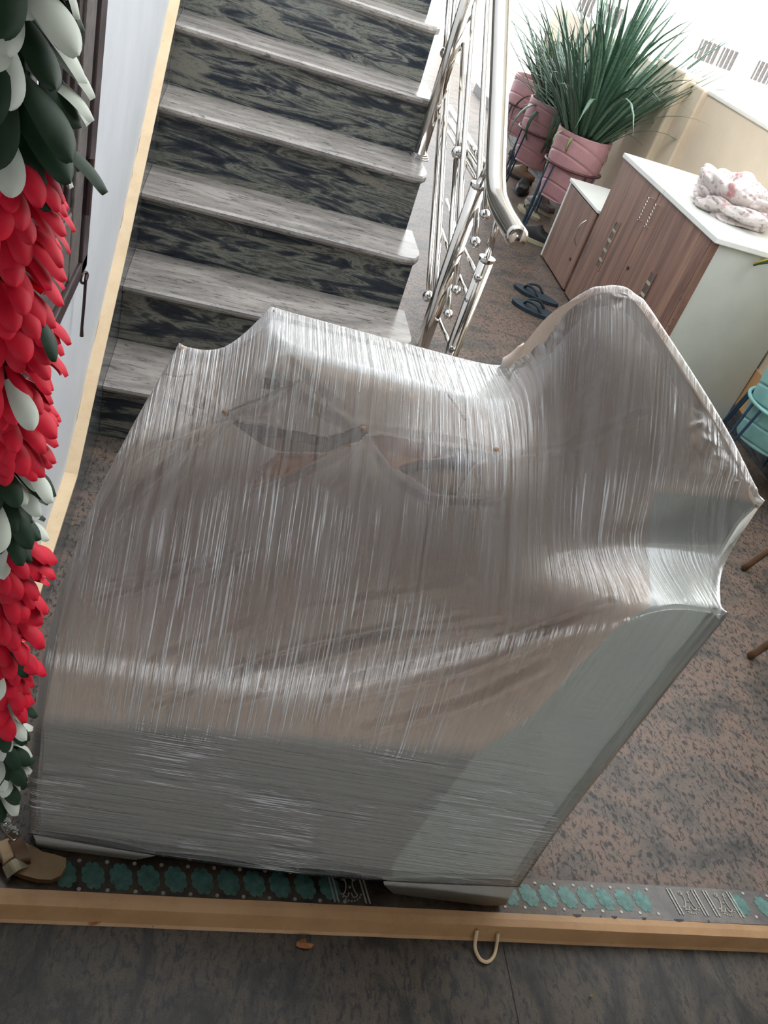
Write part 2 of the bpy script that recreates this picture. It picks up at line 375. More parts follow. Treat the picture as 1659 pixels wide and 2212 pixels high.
# ------------------------------------------------------------------ sill between porch and hall
sl = empty('door_sill', (.65, .665, 0)); tag(sl, 'stained cream painted metal door sill running across the bottom of the doorway', 'door sill')
bm = B()
pf = [(.646, 0), (.650, .004), (.6545, .034), (.6555, .038), (.668, .0405), (.6785, .041), (.6795, .039), (.681, 0)]
pa = []
for i in range(61):
    x = -.33 + i*(1.93/60); dy = -.003*x
    pa.append([bm.verts.new((x, y+dy+.0008*noise.noise(Vector((x*9, y*50, z*20))), max(0, z))) for y, z in pf])
for a, b in zip(pa, pa[1:]):
    for i in range(8): bm.faces.new((a[i], a[(i+1) % 8], b[(i+1) % 8], b[i]))
bm.faces.new(pa[0]); bm.faces.new(pa[-1][::-1]); obj('sill_bar', bm, 'sill', sl)
bm = B(); tube(bm, curve([at((1030, 2010), y=.649), at((1026, 2045), z=.006), at((1036, 2070), z=.004), at((1052, 2078), z=.004), at((1066, 2066), z=.004), at((1073, 2040), z=.006), at((1076, 2015), y=.649)], 5), .0032, 8)
obj('latch_loop', bm, 'cream_edge', sl, smooth=True)
for px0, px1 in (((1238, 1979), (1258, 1983)), ((1322, 1985), (1336, 1988)), ((1386, 1986), (1399, 1991)), ((1457, 1990), (1480, 1995)), ((1530, 1995), (1537, 1999)), ((1296, 1983), (1302, 1986))):
    a = at(px0, z=.0413); b = at(px1, z=.0413)
    bm = B(); pts = [(a.x, .6795, .0412), (a.x+.002, .676, .0414), ((a.x+b.x)/2, .6745, .0414), (b.x-.001, .6765, .0414), (b.x, .6795, .0412)]
    prism(bm, pts, (0, 0, .0004)); obj('paint_chip', bm, 'black', sl)

# ------------------------------------------------------------------ printed floor border behind the sill
bs = empty('floor_border_sticker', (.65, .735, 0)); tag(bs, 'brown printed floor border strip with teal blossoms and white motifs behind sill', 'floor sticker')
bm = B(); box(bm, (-.20, .696, 0), (1.6, .766, .0012)); obj('strip', bm, 'print_base', bs)
def blossom(cx, cy, r):
    b_ = B(); n = 48; c = b_.verts.new((cx, cy, .0026)); ring = []
    for i in range(n):
        t = 2*math.pi*i/n; rad = r*(.82+.18*abs(math.sin(t*4))**.6)
        x, y = rad*math.cos(t)*.92, rad*math.sin(t)*1.12
        ring.append(b_.verts.new((cx+x*.98-y*.22, cy+y, .0018)))
    for i in range(n): b_.faces.new((c, ring[i], ring[(i+1) % n]))
    ex = [b_.verts.new((v.co.x, v.co.y, .0012)) for v in ring]
    for i in range(n): b_.faces.new((ring[i], ex[i], ex[(i+1) % n], ring[(i+1) % n]))
    obj('blossom', b_, 'teal_print', bs)
    for s_ in (-1, 1):
        b_ = B(); bmesh.ops.create_cone(b_, cap_ends=True, segments=10, radius1=.0036, radius2=.003, depth=.0014, matrix=Matrix.Translation((cx+.0225-s_*.004, cy+s_*.024, .0019))); obj('dot', b_, 'white_print', bs)
fx = -.06
while fx < .30: blossom(fx, .727, .0215); fx += .0445
while fx < .42: blossom(fx, .727, .0215); fx += .0445
f0 = at((1142, 1935), z=0).x
for k in range(-2, 7): blossom(f0+k*.0407, .732, .0205)
for px_ in ((1598, 1955), (1650, 1960), (1705, 1964)): q = at(px_, z=0); blossom(q.x, q.y, .0205)
def motif(cx, cy, s=1.0):
    b_ = B()
    def bar(x):
        prism(b_, [(x, cy+.026, .0014), (x+.0028, cy+.026, .0014), (x+.0138, cy-.026, .0014), (x+.011, cy-.026, .0014)], (0, 0, .0012))
    for x in (-.041, -.034, .016, .023): bar(cx+x)
    for s_ in (-1, 1):
        pts = [(cx+s_*.010-.002, cy+.020, .002), (cx+s_*.006-.001, cy+.008, .002), (cx+s_*.009, cy-.006, .002), (cx+s_*.013, cy-.012, .002), (cx+s_*.006, cy-.016, .002), (cx+s_*.002, cy-.008, .002)]
        tube(b_, curve(pts, 4), .0012, 6)
        tube(b_, [(cx+s_*.010-.002+.0035*math.cos(t), cy+.018+.0035*math.sin(t), .002) for t in np.linspace(0, 2*math.pi, 11)], .001, 6)
    for i in range(9):
        t = math.radians(-160+i*17.5); bmesh.ops.create_cone(b_, cap_ends=True, segments=8, radius1=.0018, radius2=.0014, depth=.0014, matrix=Matrix.Translation((cx+.002+.019*math.cos(t), cy-.004+.019*math.sin(t), .002)))
    sphere(b_, Vector((cx, cy+.002, .0014)), .0025, 8)
    obj('motif', b_, 'white_print', bs)
for px_ in ((1486, 1950), (1563, 1954)): q = at(px_, z=0); motif(q.x, q.y)
q = at((755, 1918), z=0); motif(q.x, .727)

# ------------------------------------------------------------------ the film wrapped sofa
FN = Vector((.079, 1, 0)).normalized(); FP0 = Vector((.713, .705, 0))
def fp(px): return at(px, pl=(FN, FP0))
P = {}
def setp(n, px, y=None): P[n] = (fp(px) if y is None else at(px, y=y))
for n, px, y in [
    ('B0', (62, 1800), None), ('B1', (335, 1848), None), ('B2', (830, 1905), None), ('B3', (1120, 1915), None), ('Bm', (570, 1880), None),
    ('M0', (64, 1680), None), ('M1', (370, 1715), None), ('M2', (660, 1745), None), ('M3', (930, 1775), None), ('M4', (1215, 1775), None),
    ('C0', (70, 1560), None), ('C1', (400, 1580), None), ('C2', (740, 1612), None), ('C3', (1025, 1640), None), ('P1', (1282, 1690), None),
    ('D2', (1140, 1570), None), ('P2', (1365, 1585), None), ('D3', (1410, 1287), None), ('P3', (1572, 1325), None), ('D1', (1275, 1428), None), ('P25', (1468, 1455), None),
    ('R10', (92, 1400), .81), ('R11', (450, 1420), .80), ('R12', (780, 1440), .79), ('R13', (1040, 1440), .76),
    ('R20', (148, 1205), .90), ('R21', (470, 1230), .89), ('R22', (780, 1240), .87), ('R23', (1070, 1240), .84),
    ('R30', (232, 1015), .99), ('R31', (500, 1050), .98), ('R32', (790, 1060), .96), ('R33', (1080, 1060), .93),
    ('R40', (312, 870), 1.10), ('R41', (485, 885), 1.08), ('R42', (785, 925), 1.05), ('R43', (1075, 970), 1.0),
    ('R50', (387, 742), 1.21), ('R51', (570, 745), 1.16), ('R52', (850, 812), 1.12), ('R53', (1088, 880), 1.08),
    ('S1', (485, 770), 1.19), ('R61', (586, 661), 1.27), ('R62', (850, 733), 1.25), ('R63', (1098, 800), 1.21),
    ('H10', (1180, 700), 1.18), ('H11', (1195, 800), 1.09), ('H12', (1210, 920), 1.01), ('H13', (1225, 1050), .93), ('H14', (1260, 1180), .85),
    ('H20', (1262, 612), 1.14), ('H21', (1300, 720), 1.05), ('H22', (1340, 850), .97), ('H23', (1385, 960), .91), ('H24', (1415, 1058), .865),
    ('H30', (1372, 612), 1.12), ('H31', (1432, 700), 1.05), ('H32', (1522, 835), .98), ('H33', (1600, 965), .91), ('H34', (1650, 1082), .87),
    ('SA', (1392, 1185), .84), ('SB', (1556, 1218), .80)]: setp(n, px, y)
Q = ['B0 B1 M1 M0', 'B1 Bm M2 M1', 'Bm B2 M3 M2', 'M0 M1 C1 C0', 'M1 M2 C2 C1', 'M2 M3 C3 C2', 'B2 B3 M4 M3', 'M3 M4 P1 C3', 'C3 P1 P2 D2', 'D2 P2 P25 D1', 'D1 P25 P3 D3',
     'C0 C1 R11 R10', 'C1 C2 R12 R11', 'C2 C3 R13 R12', 'C3 D2 D1 R13',
     'R10 R11 R21 R20', 'R11 R12 R22 R21', 'R12 R13 R23 R22', 'R13 D1 D3 R23',
     'R20 R21 R31 R30', 'R21 R22 R32 R31', 'R22 R23 R33 R32', 'R30 R31 R41 R40', 'R31 R32 R42 R41', 'R32 R33 R43 R42',
     'R40 R41 S1 R50', 'R41 R42 R52 R51', 'R41 R51 S1', 'R42 R43 R53 R52', 'R51 R52 R62 R61', 'R52 R53 R63 R62', 'S1 R51 R61',
     'R63 R53 H11 H10', 'R53 R43 H12 H11', 'R43 R33 H13 H12', 'R33 R23 H14 H13', 'R23 D3 SA H14',
     'H10 H11 H21 H20', 'H11 H12 H22 H21', 'H12 H13 H23 H22', 'H13 H14 H24 H23', 'H14 SA H24',
     'H20 H21 H31 H30', 'H21 H22 H32 H31', 'H22 H23 H33 H32', 'H23 H24 H34 H33', 'H24 SA SB H34', 'SA D3 P3 SB']
SIL = 'B3 M4 P1 P2 P25 P3 SB H34 H33 H32 H31 H30 H20 H10 R63 R62 R61 S1 R50 R40 R30 R20 R10 C0 M0 B0'.split()
cen = Vector((.35, 1.0))
for n in SIL:
    v = P[n]; d = Vector((v.x, v.y))
    if n in ('B3', 'M4', 'P1', 'P2', 'P25', 'P3', 'B0', 'M0', 'C0'): g = Vector((v.x, v.y+.10+.2*max(0, v.z-.3))); zz = max(.035, v.z*.96)
    else: g = d; zz = None
    if zz is None:
        g = d + (cen-d)*.02; g.y = max(g.y, .86)
        zz = .04
    elif n in ('M4', 'P1', 'P2', 'P25', 'P3', 'C0', 'M0'):
        g = Vector((v.x, v.y+.30)) if n in ('P3', 'P25', 'P2', 'P1', 'M4') else Vector((v.x+.01, v.y+.14)); zz = .04
    P['g'+n] = Vector((g.x, g.y, zz))
for n in ('M4', 'P1', 'P2', 'P25'): del P['g'+n]
P['gB3'] = Vector((P['B3'].x, P['B3'].y+.2, .04)); P['gP3'] = Vector((P['P3'].x-.01, P['P3'].y+.24, .04)); P['gB0'] = Vector((P['B0'].x+.01, P['B0'].y+.05, .04))
for n in ('M0', 'C0'): del P['g'+n]
Q += ['B3 gB3 M4', 'M4 gB3 P1', 'P1 gB3 P2', 'P2 gB3 gP3 P25', 'P25 gP3 P3', 'P3 gP3 gSB uSB SB']
tail = SIL[SIL.index('SB'):SIL.index('R10')+1]
for t in tail:
    v = P[t]; d = Vector((cen.x-v.x, cen.y-v.y))*.03; P['u'+t] = Vector((v.x+d.x, v.y+d.y+(.012 if v.y > 1.0 else 0), v.z-.045))
for a, b in zip(tail, tail[1:]): Q += [f'{a} u{a} u{b} {b}', f'u{a} g{a} g{b} u{b}']
Q += ['R10 uR10 gR10 C0', 'C0 gR10 gB0 M0', 'M0 gB0 B0']
names = list(P); idx = {n: i for i, n in enumerate(names)}
bot = ['B0', 'B1', 'Bm', 'B2', 'B3', 'gB3', 'gP3', 'gSB'] + ['g'+t for t in tail[1:]] + ['gB0']
faces = [[idx[a] for a in q.split()] for q in Q] + [[idx[a] for a in bot]]
me = bpy.data.meshes.new('ctrl'); me.from_pydata([P[n] for n in names], [], faces); me.update()
bm = B(); bm.from_mesh(me); bmesh.ops.recalc_face_normals(bm, faces=bm.faces); bm.to_mesh(me); bm.free()
CREASE = {}
def cr(path, v):
    p = path.split()
    for a, b in zip(p, p[1:]): CREASE[frozenset((idx[a], idx[b]))] = v
cr('B0 B1 Bm B2 B3', 1); cr('C0 C1 C2 C3 D2 D1 D3', .55); cr('M3 C3', .3); cr('B3 M4 P1 P2 P25 P3', 1); cr('D3 P3', .95); cr('B0 M0 C0', .9); cr('C0 R10 R20 R30 R40 R50', .7)
cr('D3 SA', .0); cr('R51 R52 R53', .75); cr('R61 R62 R63', .95); cr('R61 R51', .8); cr('R50 S1 R61', .85); cr('R61 uR61', .8); cr('R50 uR50', .8); cr('H34 uH34', .9); cr('H24 H34', .75); cr('H34 SB P3', .9); cr('H20 H30', .15)
cr('H20 H30 H31 H32 H33 H34', .5); cr('R63 R53 R43', .35); cr('R63 H10 H20', .5); cr(' '.join(bot+['B0']), 1); cr('C3 D2 D1 D3', .8)
at_ = me.attributes.new('crease_edge', 'FLOAT', 'EDGE')
for e in me.edges: at_.data[e.index].value = CREASE.get(frozenset(e.vertices), 0)
ac = me.attributes.new('crease_vert', 'FLOAT', 'POINT')
for n in ('P3', 'R50', 'R61', 'H34', 'B3', 'B0'): ac.data[idx[n]].value = 1.0
tmp = bpy.data.objects.new('ctrl', me); col.objects.link(tmp)
md = tmp.modifiers.new('s', 'SUBSURF'); md.levels = 5; md.render_levels = 5
dg = bpy.context.evaluated_depsgraph_get(); ev = tmp.evaluated_get(dg)
fine = bpy.data.meshes.new_from_object(ev)
md.levels = 6; dg.update(); core = bpy.data.meshes.new_from_object(tmp.evaluated_get(bpy.context.evaluated_depsgraph_get()))
bpy.data.objects.remove(tmp)
def getco(m_):
    a = np.empty(len(m_.vertices)*3, 'f'); m_.vertices.foreach_get('co', a); return a.reshape(-1, 3)
def getno(m_):
    a = np.empty(len(m_.vertices)*3, 'f'); m_.vertices.foreach_get('normal', a); return a.reshape(-1, 3)
bvh = BVHTree.FromPolygons([v.co for v in fine.vertices], [tuple(p.vertices) for p in fine.polygons])
def on(px, off=0.0):
    d = (CF*FPX + CR*(px[0]-IW/2) - CU*(px[1]-IH/2)).normalized()
    h = bvh.ray_cast(CP, d)
    if h[0] is None: h = bvh.find_nearest(at(px, y=.9))
    n = h[1] if h[1].dot(d) < 0 else -h[1]
    return h[0] + n*off
co = getco(core).astype('f8'); no = getno(core).astype('f8')
disp = np.full(len(co), -.013)
# folds of the lining cloth (ridges and valleys along lines on the surface)
def seg_field(line, width, amp, steps=5):
    pts = curve([on(p) for p in line], steps); P_ = np.array([tuple(p) for p in pts])
    lo, hi = P_.min(0)-width*3, P_.max(0)+width*3
    m_ = np.all((co > lo) & (co < hi), axis=1); c_ = co[m_]; best = np.full(len(c_), 9.); prm = np.zeros(len(c_)); n_ = len(P_)-1
    for i in range(n_):
        a, b = P_[i], P_[i+1]; ab = b-a; t = np.clip(((c_-a)@ab)/max(1e-9, ab@ab), 0, 1)
        d = np.linalg.norm(c_-(a+t[:, None]*ab), axis=1); k = d < best; best[k] = d[k]; prm[k] = (i+t[k])/n_
    taper = np.sin(np.pi*np.clip(prm*.94+.03, 0, 1))**.5
    prof = np.exp(-(best/width)**2) - .55*np.exp(-((best-1.7*width)/(width*.9))**2)
    disp[m_] += (2.0*amp if amp < 0 else 1.5*amp)*taper*prof
T1, T2, T3 = (486, 890), (785, 926), (1072, 972)
for l, wd, am in [
    ([(480, 895), (390, 975), (300, 1060), (215, 1160)], .006, -.006), ([(482, 900), (370, 1020), (240, 1190)], .008, .006), ([(478, 892), (340, 950), (280, 1000)], .006, -.004),
    ([(484, 905), (440, 1010), (400, 1130)], .010, .004), ([(490, 905), (500, 1000), (520, 1100)], .009, .003), ([(470, 885), (390, 865), (350, 830)], .006, .005),
    ([(482, 882), (440, 850), (425, 828)], .008, .007), ([(490, 885), (540, 905), (600, 912)], .006, .005), ([(500, 880), (570, 870), (640, 822)], .005, .005),
    ([(785, 935), (700, 985), (610, 1030), (530, 1060)], .006, .006), ([(788, 940), (750, 1000), (700, 1060)], .007, .005), ([(790, 940), (795, 1000), (780, 1090)], .007, .004),
    ([(795, 935), (850, 1015), (930, 1066), (1080, 1075)], .006, .006), ([(780, 915), (720, 880), (650, 835), (590, 790)], .009, .008), ([(770, 905), (700, 850), (620, 770)], .007, -.005),
    ([(800, 920), (900, 935), (1000, 950), (1070, 965)], .006, -.006), ([(800, 928), (900, 950), (1000, 962), (1065, 970)], .009, .008), ([(790, 912), (860, 850), (900, 800)], .010, .003),
    ([(1065, 975), (1020, 1010), (1000, 1060)], .006, .004), ([(1080, 980), (1090, 1040), (1080, 1100)], .007, .004), ([(1090, 975), (1250, 950), (1400, 890)], .006, -.003),
    ([(330, 1530), (600, 1425), (800, 1380), (1080, 1345)], .005, -.005), ([(400, 1485), (700, 1408), (1000, 1330)], .006, -.004), ([(600, 1490), (900, 1440), (1150, 1370), (1320, 1290)], .005, -.006),
    ([(700, 1530), (1000, 1455), (1250, 1350)], .007, .006), ([(780, 1590), (1000, 1535), (1180, 1450)], .008, .007), ([(560, 1460), (820, 1400), (1060, 1370)], .007, .005), ([(480, 1520), (760, 1470), (1100, 1400)], .005, -.004),
    ([(190, 1290), (330, 1250), (540, 1180)], .006, -.004), ([(350, 1290), (470, 1240), (560, 1200)], .006, -.003), ([(240, 1480), (420, 1400), (600, 1330)], .008, .003),
    ([(1130, 700), (1230, 900), (1330, 1100)], .01, .003), ([(1010, 1260), (850, 1290), (650, 1320)], .007, .003)]:
    seg_field(l, wd, am)
disp = np.minimum(disp, -.0022)
# hollows where the lining has come away from the frame
pxy = np.empty((len(co), 2)); rel = co - np.array(CP); zf = rel@np.array(CF)
pxy[:, 0] = IW/2+FPX*(rel@np.array(CR))/zf; pxy[:, 1] = IH/2-FPX*(rel@np.array(CU))/zf
facing = (no @ np.array(CF)) < 0
def poly_sd(poly, pts):
    poly = np.array(poly, float); ins = np.zeros(len(pts), bool); best = np.full(len(pts), 1e9)
    for i in range(len(poly)):
        a, b = poly[i], poly[(i+1) % len(poly)]
        c1 = (a[1] > pts[:, 1]) != (b[1] > pts[:, 1])
        with np.errstate(divide='ignore', invalid='ignore'): xx = (b[0]-a[0])*(pts[:, 1]-a[1])/(b[1]-a[1]+1e-12)+a[0]
        ins ^= c1 & (pts[:, 0] < xx)
        ab = b-a; t = np.clip(((pts-a)@ab)/(ab@ab), 0, 1); best = np.minimum(best, np.linalg.norm(pts-(a+t[:, None]*ab), axis=1))
    return np.where(ins, -best, best)
HOL = [([(497, 898), (540, 912), (600, 918), (650, 925), (705, 938), (755, 920), (785, 912), (795, 925), (775, 945), (700, 967), (640, 970), (600, 966), (570, 955), (530, 925)], .022, 1),
       ([(600, 972), (700, 972), (772, 947), (650, 1008), (545, 1052), (560, 1005)], .010, 2),
       ([(802, 932), (900, 952), (985, 968), (900, 985), (850, 1005), (825, 970)], .008, 2),
       ([(905, 985), (1000, 972), (1030, 985), (1000, 1035), (985, 1062), (950, 1062), (890, 1022), (860, 1002)], .022, 1),
       ([(560, 803), (598, 812), (606, 832), (560, 832)], .012, 1)]
mark = np.zeros(len(co), int)
lookup = facing
for poly, dep, code in HOL:
    sd = poly_sd(poly, pxy); sd[~lookup] = 1e9
    disp -= dep*np.clip(-sd/7, 0, 1)*(sd < 0); mark[sd < -1] = code
noi = np.array([noise.noise(Vector(c)*14) for c in co[::1]]) if len(co) < 400000 else 0
disp += noi*.0015; disp = np.minimum(disp, -.0015)
co2 = co + no*disp[:, None]; co2[:, 2] = np.maximum(co2[:, 2], .03)
core.vertices.foreach_set('co', co2.astype('f').ravel()); core.materials.clear()
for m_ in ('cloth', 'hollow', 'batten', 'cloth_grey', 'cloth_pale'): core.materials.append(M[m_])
pidx = np.empty(len(core.polygons)*4, 'i'); core.polygons.foreach_get('vertices', pidx); pidx = pidx.reshape(-1, 4)
fc = co2[pidx].mean(1); fpx = pxy[pidx].mean(1); fmark = mark[pidx].max(1)
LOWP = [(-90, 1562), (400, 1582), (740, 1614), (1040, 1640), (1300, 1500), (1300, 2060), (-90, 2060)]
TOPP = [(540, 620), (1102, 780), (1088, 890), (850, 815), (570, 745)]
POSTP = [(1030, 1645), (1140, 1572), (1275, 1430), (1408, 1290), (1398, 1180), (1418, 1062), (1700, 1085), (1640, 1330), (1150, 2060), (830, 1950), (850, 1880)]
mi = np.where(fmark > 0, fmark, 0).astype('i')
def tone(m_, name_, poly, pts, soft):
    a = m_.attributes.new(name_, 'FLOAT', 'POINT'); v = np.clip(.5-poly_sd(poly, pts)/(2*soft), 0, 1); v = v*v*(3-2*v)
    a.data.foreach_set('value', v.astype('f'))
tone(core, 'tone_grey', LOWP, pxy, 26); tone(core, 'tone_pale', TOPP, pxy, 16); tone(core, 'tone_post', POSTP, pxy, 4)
core.polygons.foreach_set('material_index', mi); core.polygons.foreach_set('use_smooth', np.ones(len(mi), bool)); core.update()
sofa = empty('wrapped_sofa', (.35, 1.0, 0))
tag(sofa, 'large beige sofa wrapped in clear stretch film, stood on end behind the door sill', 'sofa')
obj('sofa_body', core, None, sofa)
# feet
def foot(polypx, dep):
    b_ = B(); prism(b_, [fp(p)+Vector((0, .002, 0)) if True else 0 for p in polypx], (0, dep, 0)); obj('foot', b_, 'cloth_grey', sofa)
def lowz(p): v = fp(p); v.z = max(v.z, .001); v.y += .008 if v.z > .03 else 0; return v
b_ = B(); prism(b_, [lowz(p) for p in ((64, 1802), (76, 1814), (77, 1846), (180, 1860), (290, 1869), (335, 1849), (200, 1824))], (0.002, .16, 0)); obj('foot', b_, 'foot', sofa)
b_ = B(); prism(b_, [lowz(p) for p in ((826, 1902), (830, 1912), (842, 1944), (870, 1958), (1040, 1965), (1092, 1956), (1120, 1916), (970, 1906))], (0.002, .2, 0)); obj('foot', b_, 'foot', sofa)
# ties, cords and frayed threads
for c_ in (T1, T2, T3):
    b_ = B(); q = on(c_, -.003); bmesh.ops.create_uvsphere(b_, u_segments=10, v_segments=6, radius=.006, matrix=Matrix.Translation(q)); obj('tie_button', b_, 'hollow', sofa, smooth=True)
b_ = B(); tube(b_, [on(p, -.0015) for p in ((486, 890), (540, 868), (600, 843), (648, 820))], .0018, 6); obj('cord', b_, 'hollow', sofa)
b_ = B(); tube(b_, [on(p, -.0015) for p in ((355, 806), (390, 812), (418, 806))], .0016, 6); obj('cord', b_, 'hollow', sofa)
b_ = B(); tube(b_, [on(p, -.0015) for p in ((935, 800), (965, 845), (1005, 905))], .0018, 6); obj('cord', b_, 'hollow', sofa)
rr = random.Random(3)
b_ = B()
for i in range(26):
    x = 552+rr.random()*55; y = 800+rr.random()*8; l_ = 12+rr.random()*20
    tube(b_, [on((x, y), -.002), on((x+rr.uniform(-6, 6), y+l_*.5), -.001), on((x+rr.uniform(-9, 9), y+l_), -.003)], .0005, 4)
obj('frayed_threads', b_, 'thread', sofa, kind='stuff')
# the film
nf = getno(fine).astype('f8'); cf = getco(fine).astype('f8')
cf += nf*.0012
rel = cf-np.array(CP); zf = rel@np.array(CF); px2 = np.stack([IW/2+FPX*(rel@np.array(CR))/zf, IH/2-FPX*(rel@np.array(CU))/zf], 1)
# gathered, crinkled film at the outer end of the hump and along its foot
for poly, amp, fq, soft in (([(1490, 880), (1540, 900), (1665, 1080), (1500, 1050), (1470, 960)], .0075, 38, 40), ([(1120, 780), (1180, 680), (1280, 600), (1390, 600), (1420, 690), (1280, 660), (1200, 760)], .003, 45, 30), ([(1080, 790), (1140, 720), (1140, 800), (1100, 860)], .004, 60, 20)):
    wgt = np.clip(-poly_sd(poly, px2)/soft, 0, 1)
    for i in np.nonzero((wgt > 0) & (nf@np.array(CF) < .2))[0]:
        v = Vector(cf[i])*fq; v.y *= .45
        cf[i] += nf[i]*wgt[i]*amp*(1-2.2*abs(noise.noise(v+Vector((noise.noise(v)*1.2, 0, 0)))))
fine.vertices.foreach_set('co', cf.astype('f').ravel()); fine.materials.clear(); fine.materials.append(M['film'])
tone(fine, 'level_wrap', LOWP, px2, 34); tone(fine, 'quiet', [(1165, 1560), (1275, 1430), (1398, 1290), (1388, 1180), (1408, 1062), (1700, 1085), (1640, 1330), (1250, 1900), (1200, 1760)], px2, 12)
fine.polygons.foreach_set('material_index', np.zeros(len(fine.polygons), 'i')); fine.polygons.foreach_set('use_smooth', np.ones(len(fine.polygons), bool)); fine.update()
obj('stretch_film', fine, None, sofa)

# ------------------------------------------------------------------ stainless stair railing
rl = empty('stair_railing', (.65, 2.1, 0)); tag(rl, 'polished stainless steel stair railing with round handrail and ball ended rods', 'railing')
hr = [(.66, 4.6, 2.49), (.66, 2.646, 1.219), (.66, 2.356, 1.035), (.66, 2.12, .878)]
b_ = B(); tube(b_, [hr[0], hr[1], hr[2], (.66, 2.18, .918)] + curve([(.66, 2.12, .882), (.66, 2.06, .860), (.66, 1.98, .852), (.66, 1.90, .850)], 4) + [(.66, 1.83, .850), (.66, 1.818, .850), (.66, 1.812, .850)], [.0262]*18 + [.0258, .020], 24)
obj('handrail', b_, 'steel', rl, smooth=True)
def hz(y): return 1.219+(y-2.646)*.642 if y > 2.15 else .86
def post(x, y, z0, z1, r, ztop, flange=None):
    b_ = B(); tube(b_, [(x, y, z0), (x, y, z1)], r, 20); obj('post', b_, 'steel', rl, smooth=True)
    if ztop:
        b_ = B(); tube(b_, [(x, y, z1-.002), (x, y, z1+.006)], r*1.12, 20); obj('collar', b_, 'chrome', rl)
        b_ = B(); tube(b_, [(x, y, z1), (x+(.66-x)*.7, y, ztop)], r*.45, 12); obj('spindle', b_, 'steel', rl, smooth=True)
    if flange:
        b_ = B()
        for i, (rr_, h) in enumerate(((.034, .004), (.031, .010), (.027, .016))): tube(b_, [(x, y, flange), (x, y, flange+h)], rr_, 24)
        obj('flange', b_, 'chrome', rl)
post(.615, 2.88, .704, hz(2.88)-.02, .0205, None, .7045)
post(.645, 2.20, .0, .84, .0215, hz(2.2)-.01)
post(.68, 2.025, .0, .715, .0195, .85)
def rodpx(pts, X=.66, r=.0085, ball=None, rb=.016):
    q = [at(p, X=X) for p in pts]
    b_ = B(); tube(b_, q, r, 12); o = obj('rod', b_, 'steel', rl, smooth=True)
    if ball:
        b_ = B(); sphere(b_, at(ball, X=X), rb, 20); obj('ball', b_, 'chrome', rl, smooth=True)
rodpx([(976, -60), (969, 0), (962, 112)], ball=(962, 115), rb=.019)
rodpx([(992, -60), (983, 0), (964, 217), (947, 533), (938, 660)])
rodpx([(951, 248), (932, 533), (925, 640)], ball=(925, 640), rb=.018)
rodpx([(1001, 96), (994, 250), (988, 328)], ball=(988, 330), rb=.0185)
rodpx([(985, 345), (976, 482), (971, 600), (968, 678)], ball=(968, 679), rb=.0145)
rodpx([(1029, -20), (1023, 31), (999, 362), (985, 627)], ball=(985, 627), rb=.0145)
rodpx([(1058, -60), (1054, 0), (1035, 386), (1026, 522)], ball=(1026, 523), rb=.015)
rodpx([(1075, -60), (1071, 0), (1059, 309), (1047, 463)], ball=(1047, 464), rb=.015)
for a, b in (((1000, 530), (1033, 600)), ((994, 596), (1013, 648)), ((950, 690), (975, 753)), ((935, 660), (975, 753))): rodpx([a, b], .672, .0055, b, .0115)
rodpx([(965, 432), (985, 500)], .675, .006); rodpx([(955, 497), (975, 560)], .675, .006)
rodpx([(970, 232), (1030, 331), (1046, 355)], .70, .011); rodpx([(970, 262), (1010, 330), (1034, 372)], .70, .010); rodpx([(968, 285), (1025, 385)], .70, .006)
for a, b in (((1023, 31), (985, 70)), ((1001, 96), (967, 135)), ((966, 196), (944, 232)), ((951, 248), (930, 275))):
    q0 = at(a, X=.66); q1 = at(b, X=.62); b_ = B(); tube(b_, [q0, q1], .0055, 8); obj('bracket', b_, 'steel', rl)

# ------------------------------------------------------------------ cabinets against the balcony wall
def handle_chain(parent, y, z0, z1, x=1.772):
    b_ = B(); n = 7
    for k in range(n):
        zc = z0+(z1-z0)*(k+.5)/n; hl = (z1-z0)/n*.62
        tube(b_, [(x, y+.006*math.cos(t), zc+hl*math.sin(t)) for t in np.linspace(0, 2*math.pi, 13)], .0016, 6)
    tube(b_, [(1.79, y, z0), (x, y, z0)], .003, 6); tube(b_, [(1.79, y, z1), (x, y, z1)], .003, 6)
    obj('handle', b_, 'chrome', parent)
bc = empty('large_cabinet', (2.02, 3.43, 0)); tag(bc, 'tall two door walnut laminate cabinet with white top and a flower print cloth on it', 'cabinet')
CX0, CX1 = 1.79, 2.255
b_ = B(); box(b_, (CX0+.02, 2.905, .0), (CX1, 3.955, .70)); obj('carcass', b_, 'green_white', bc)
b_ = B(); box(b_, (CX0+.0, 2.902, 0.0), (CX0+.022, 2.928, .70), .001); obj('edge_strip', b_, 'wood', bc)
for a, b, hy, lv in ((2.930, 3.472, 3.435, 3.205), (3.476, 3.953, 3.52, 3.72)):
    b_ = B(); box(b_, (CX0-.002, a, .012), (CX0+.018, b, .698), .002); d_ = obj('cabinet_door', b_, 'wood', bc)
    handle_chain(d_, hy, .555, .655)
    z0, z1 = (.20, .44) if lv < 3.5 else (.25, .47)
    b_ = B(); box(b_, (CX0-.005, lv-.028, z0-.012), (CX0-.001, lv-.020, z1+.012)); box(b_, (CX0-.005, lv+.020, z0-.012), (CX0-.001, lv+.028, z1+.012))
    box(b_, (CX0-.005, lv-.02, z1), (CX0-.001, lv+.02, z1+.012)); box(b_, (CX0-.005, lv-.02, z0-.012), (CX0-.001, lv+.02, z0)); obj('vent_frame', b_, 'wood', d_)
    b_ = B(); box(b_, (CX0-.0035, lv-.019, z0), (CX0-.001, lv+.019, z1)); obj('vent_mesh', b_, 'grey_wood', d_)
    for k in range(4):
        zc = z0+(z1-z0)*(k+.8)/4.6; b_ = B(); box(b_, (CX0-.0055, lv-.019, zc-.006), (CX0-.003, lv+.019, zc+.006)); obj('vent_bar', b_, 'cream_sole', d_)
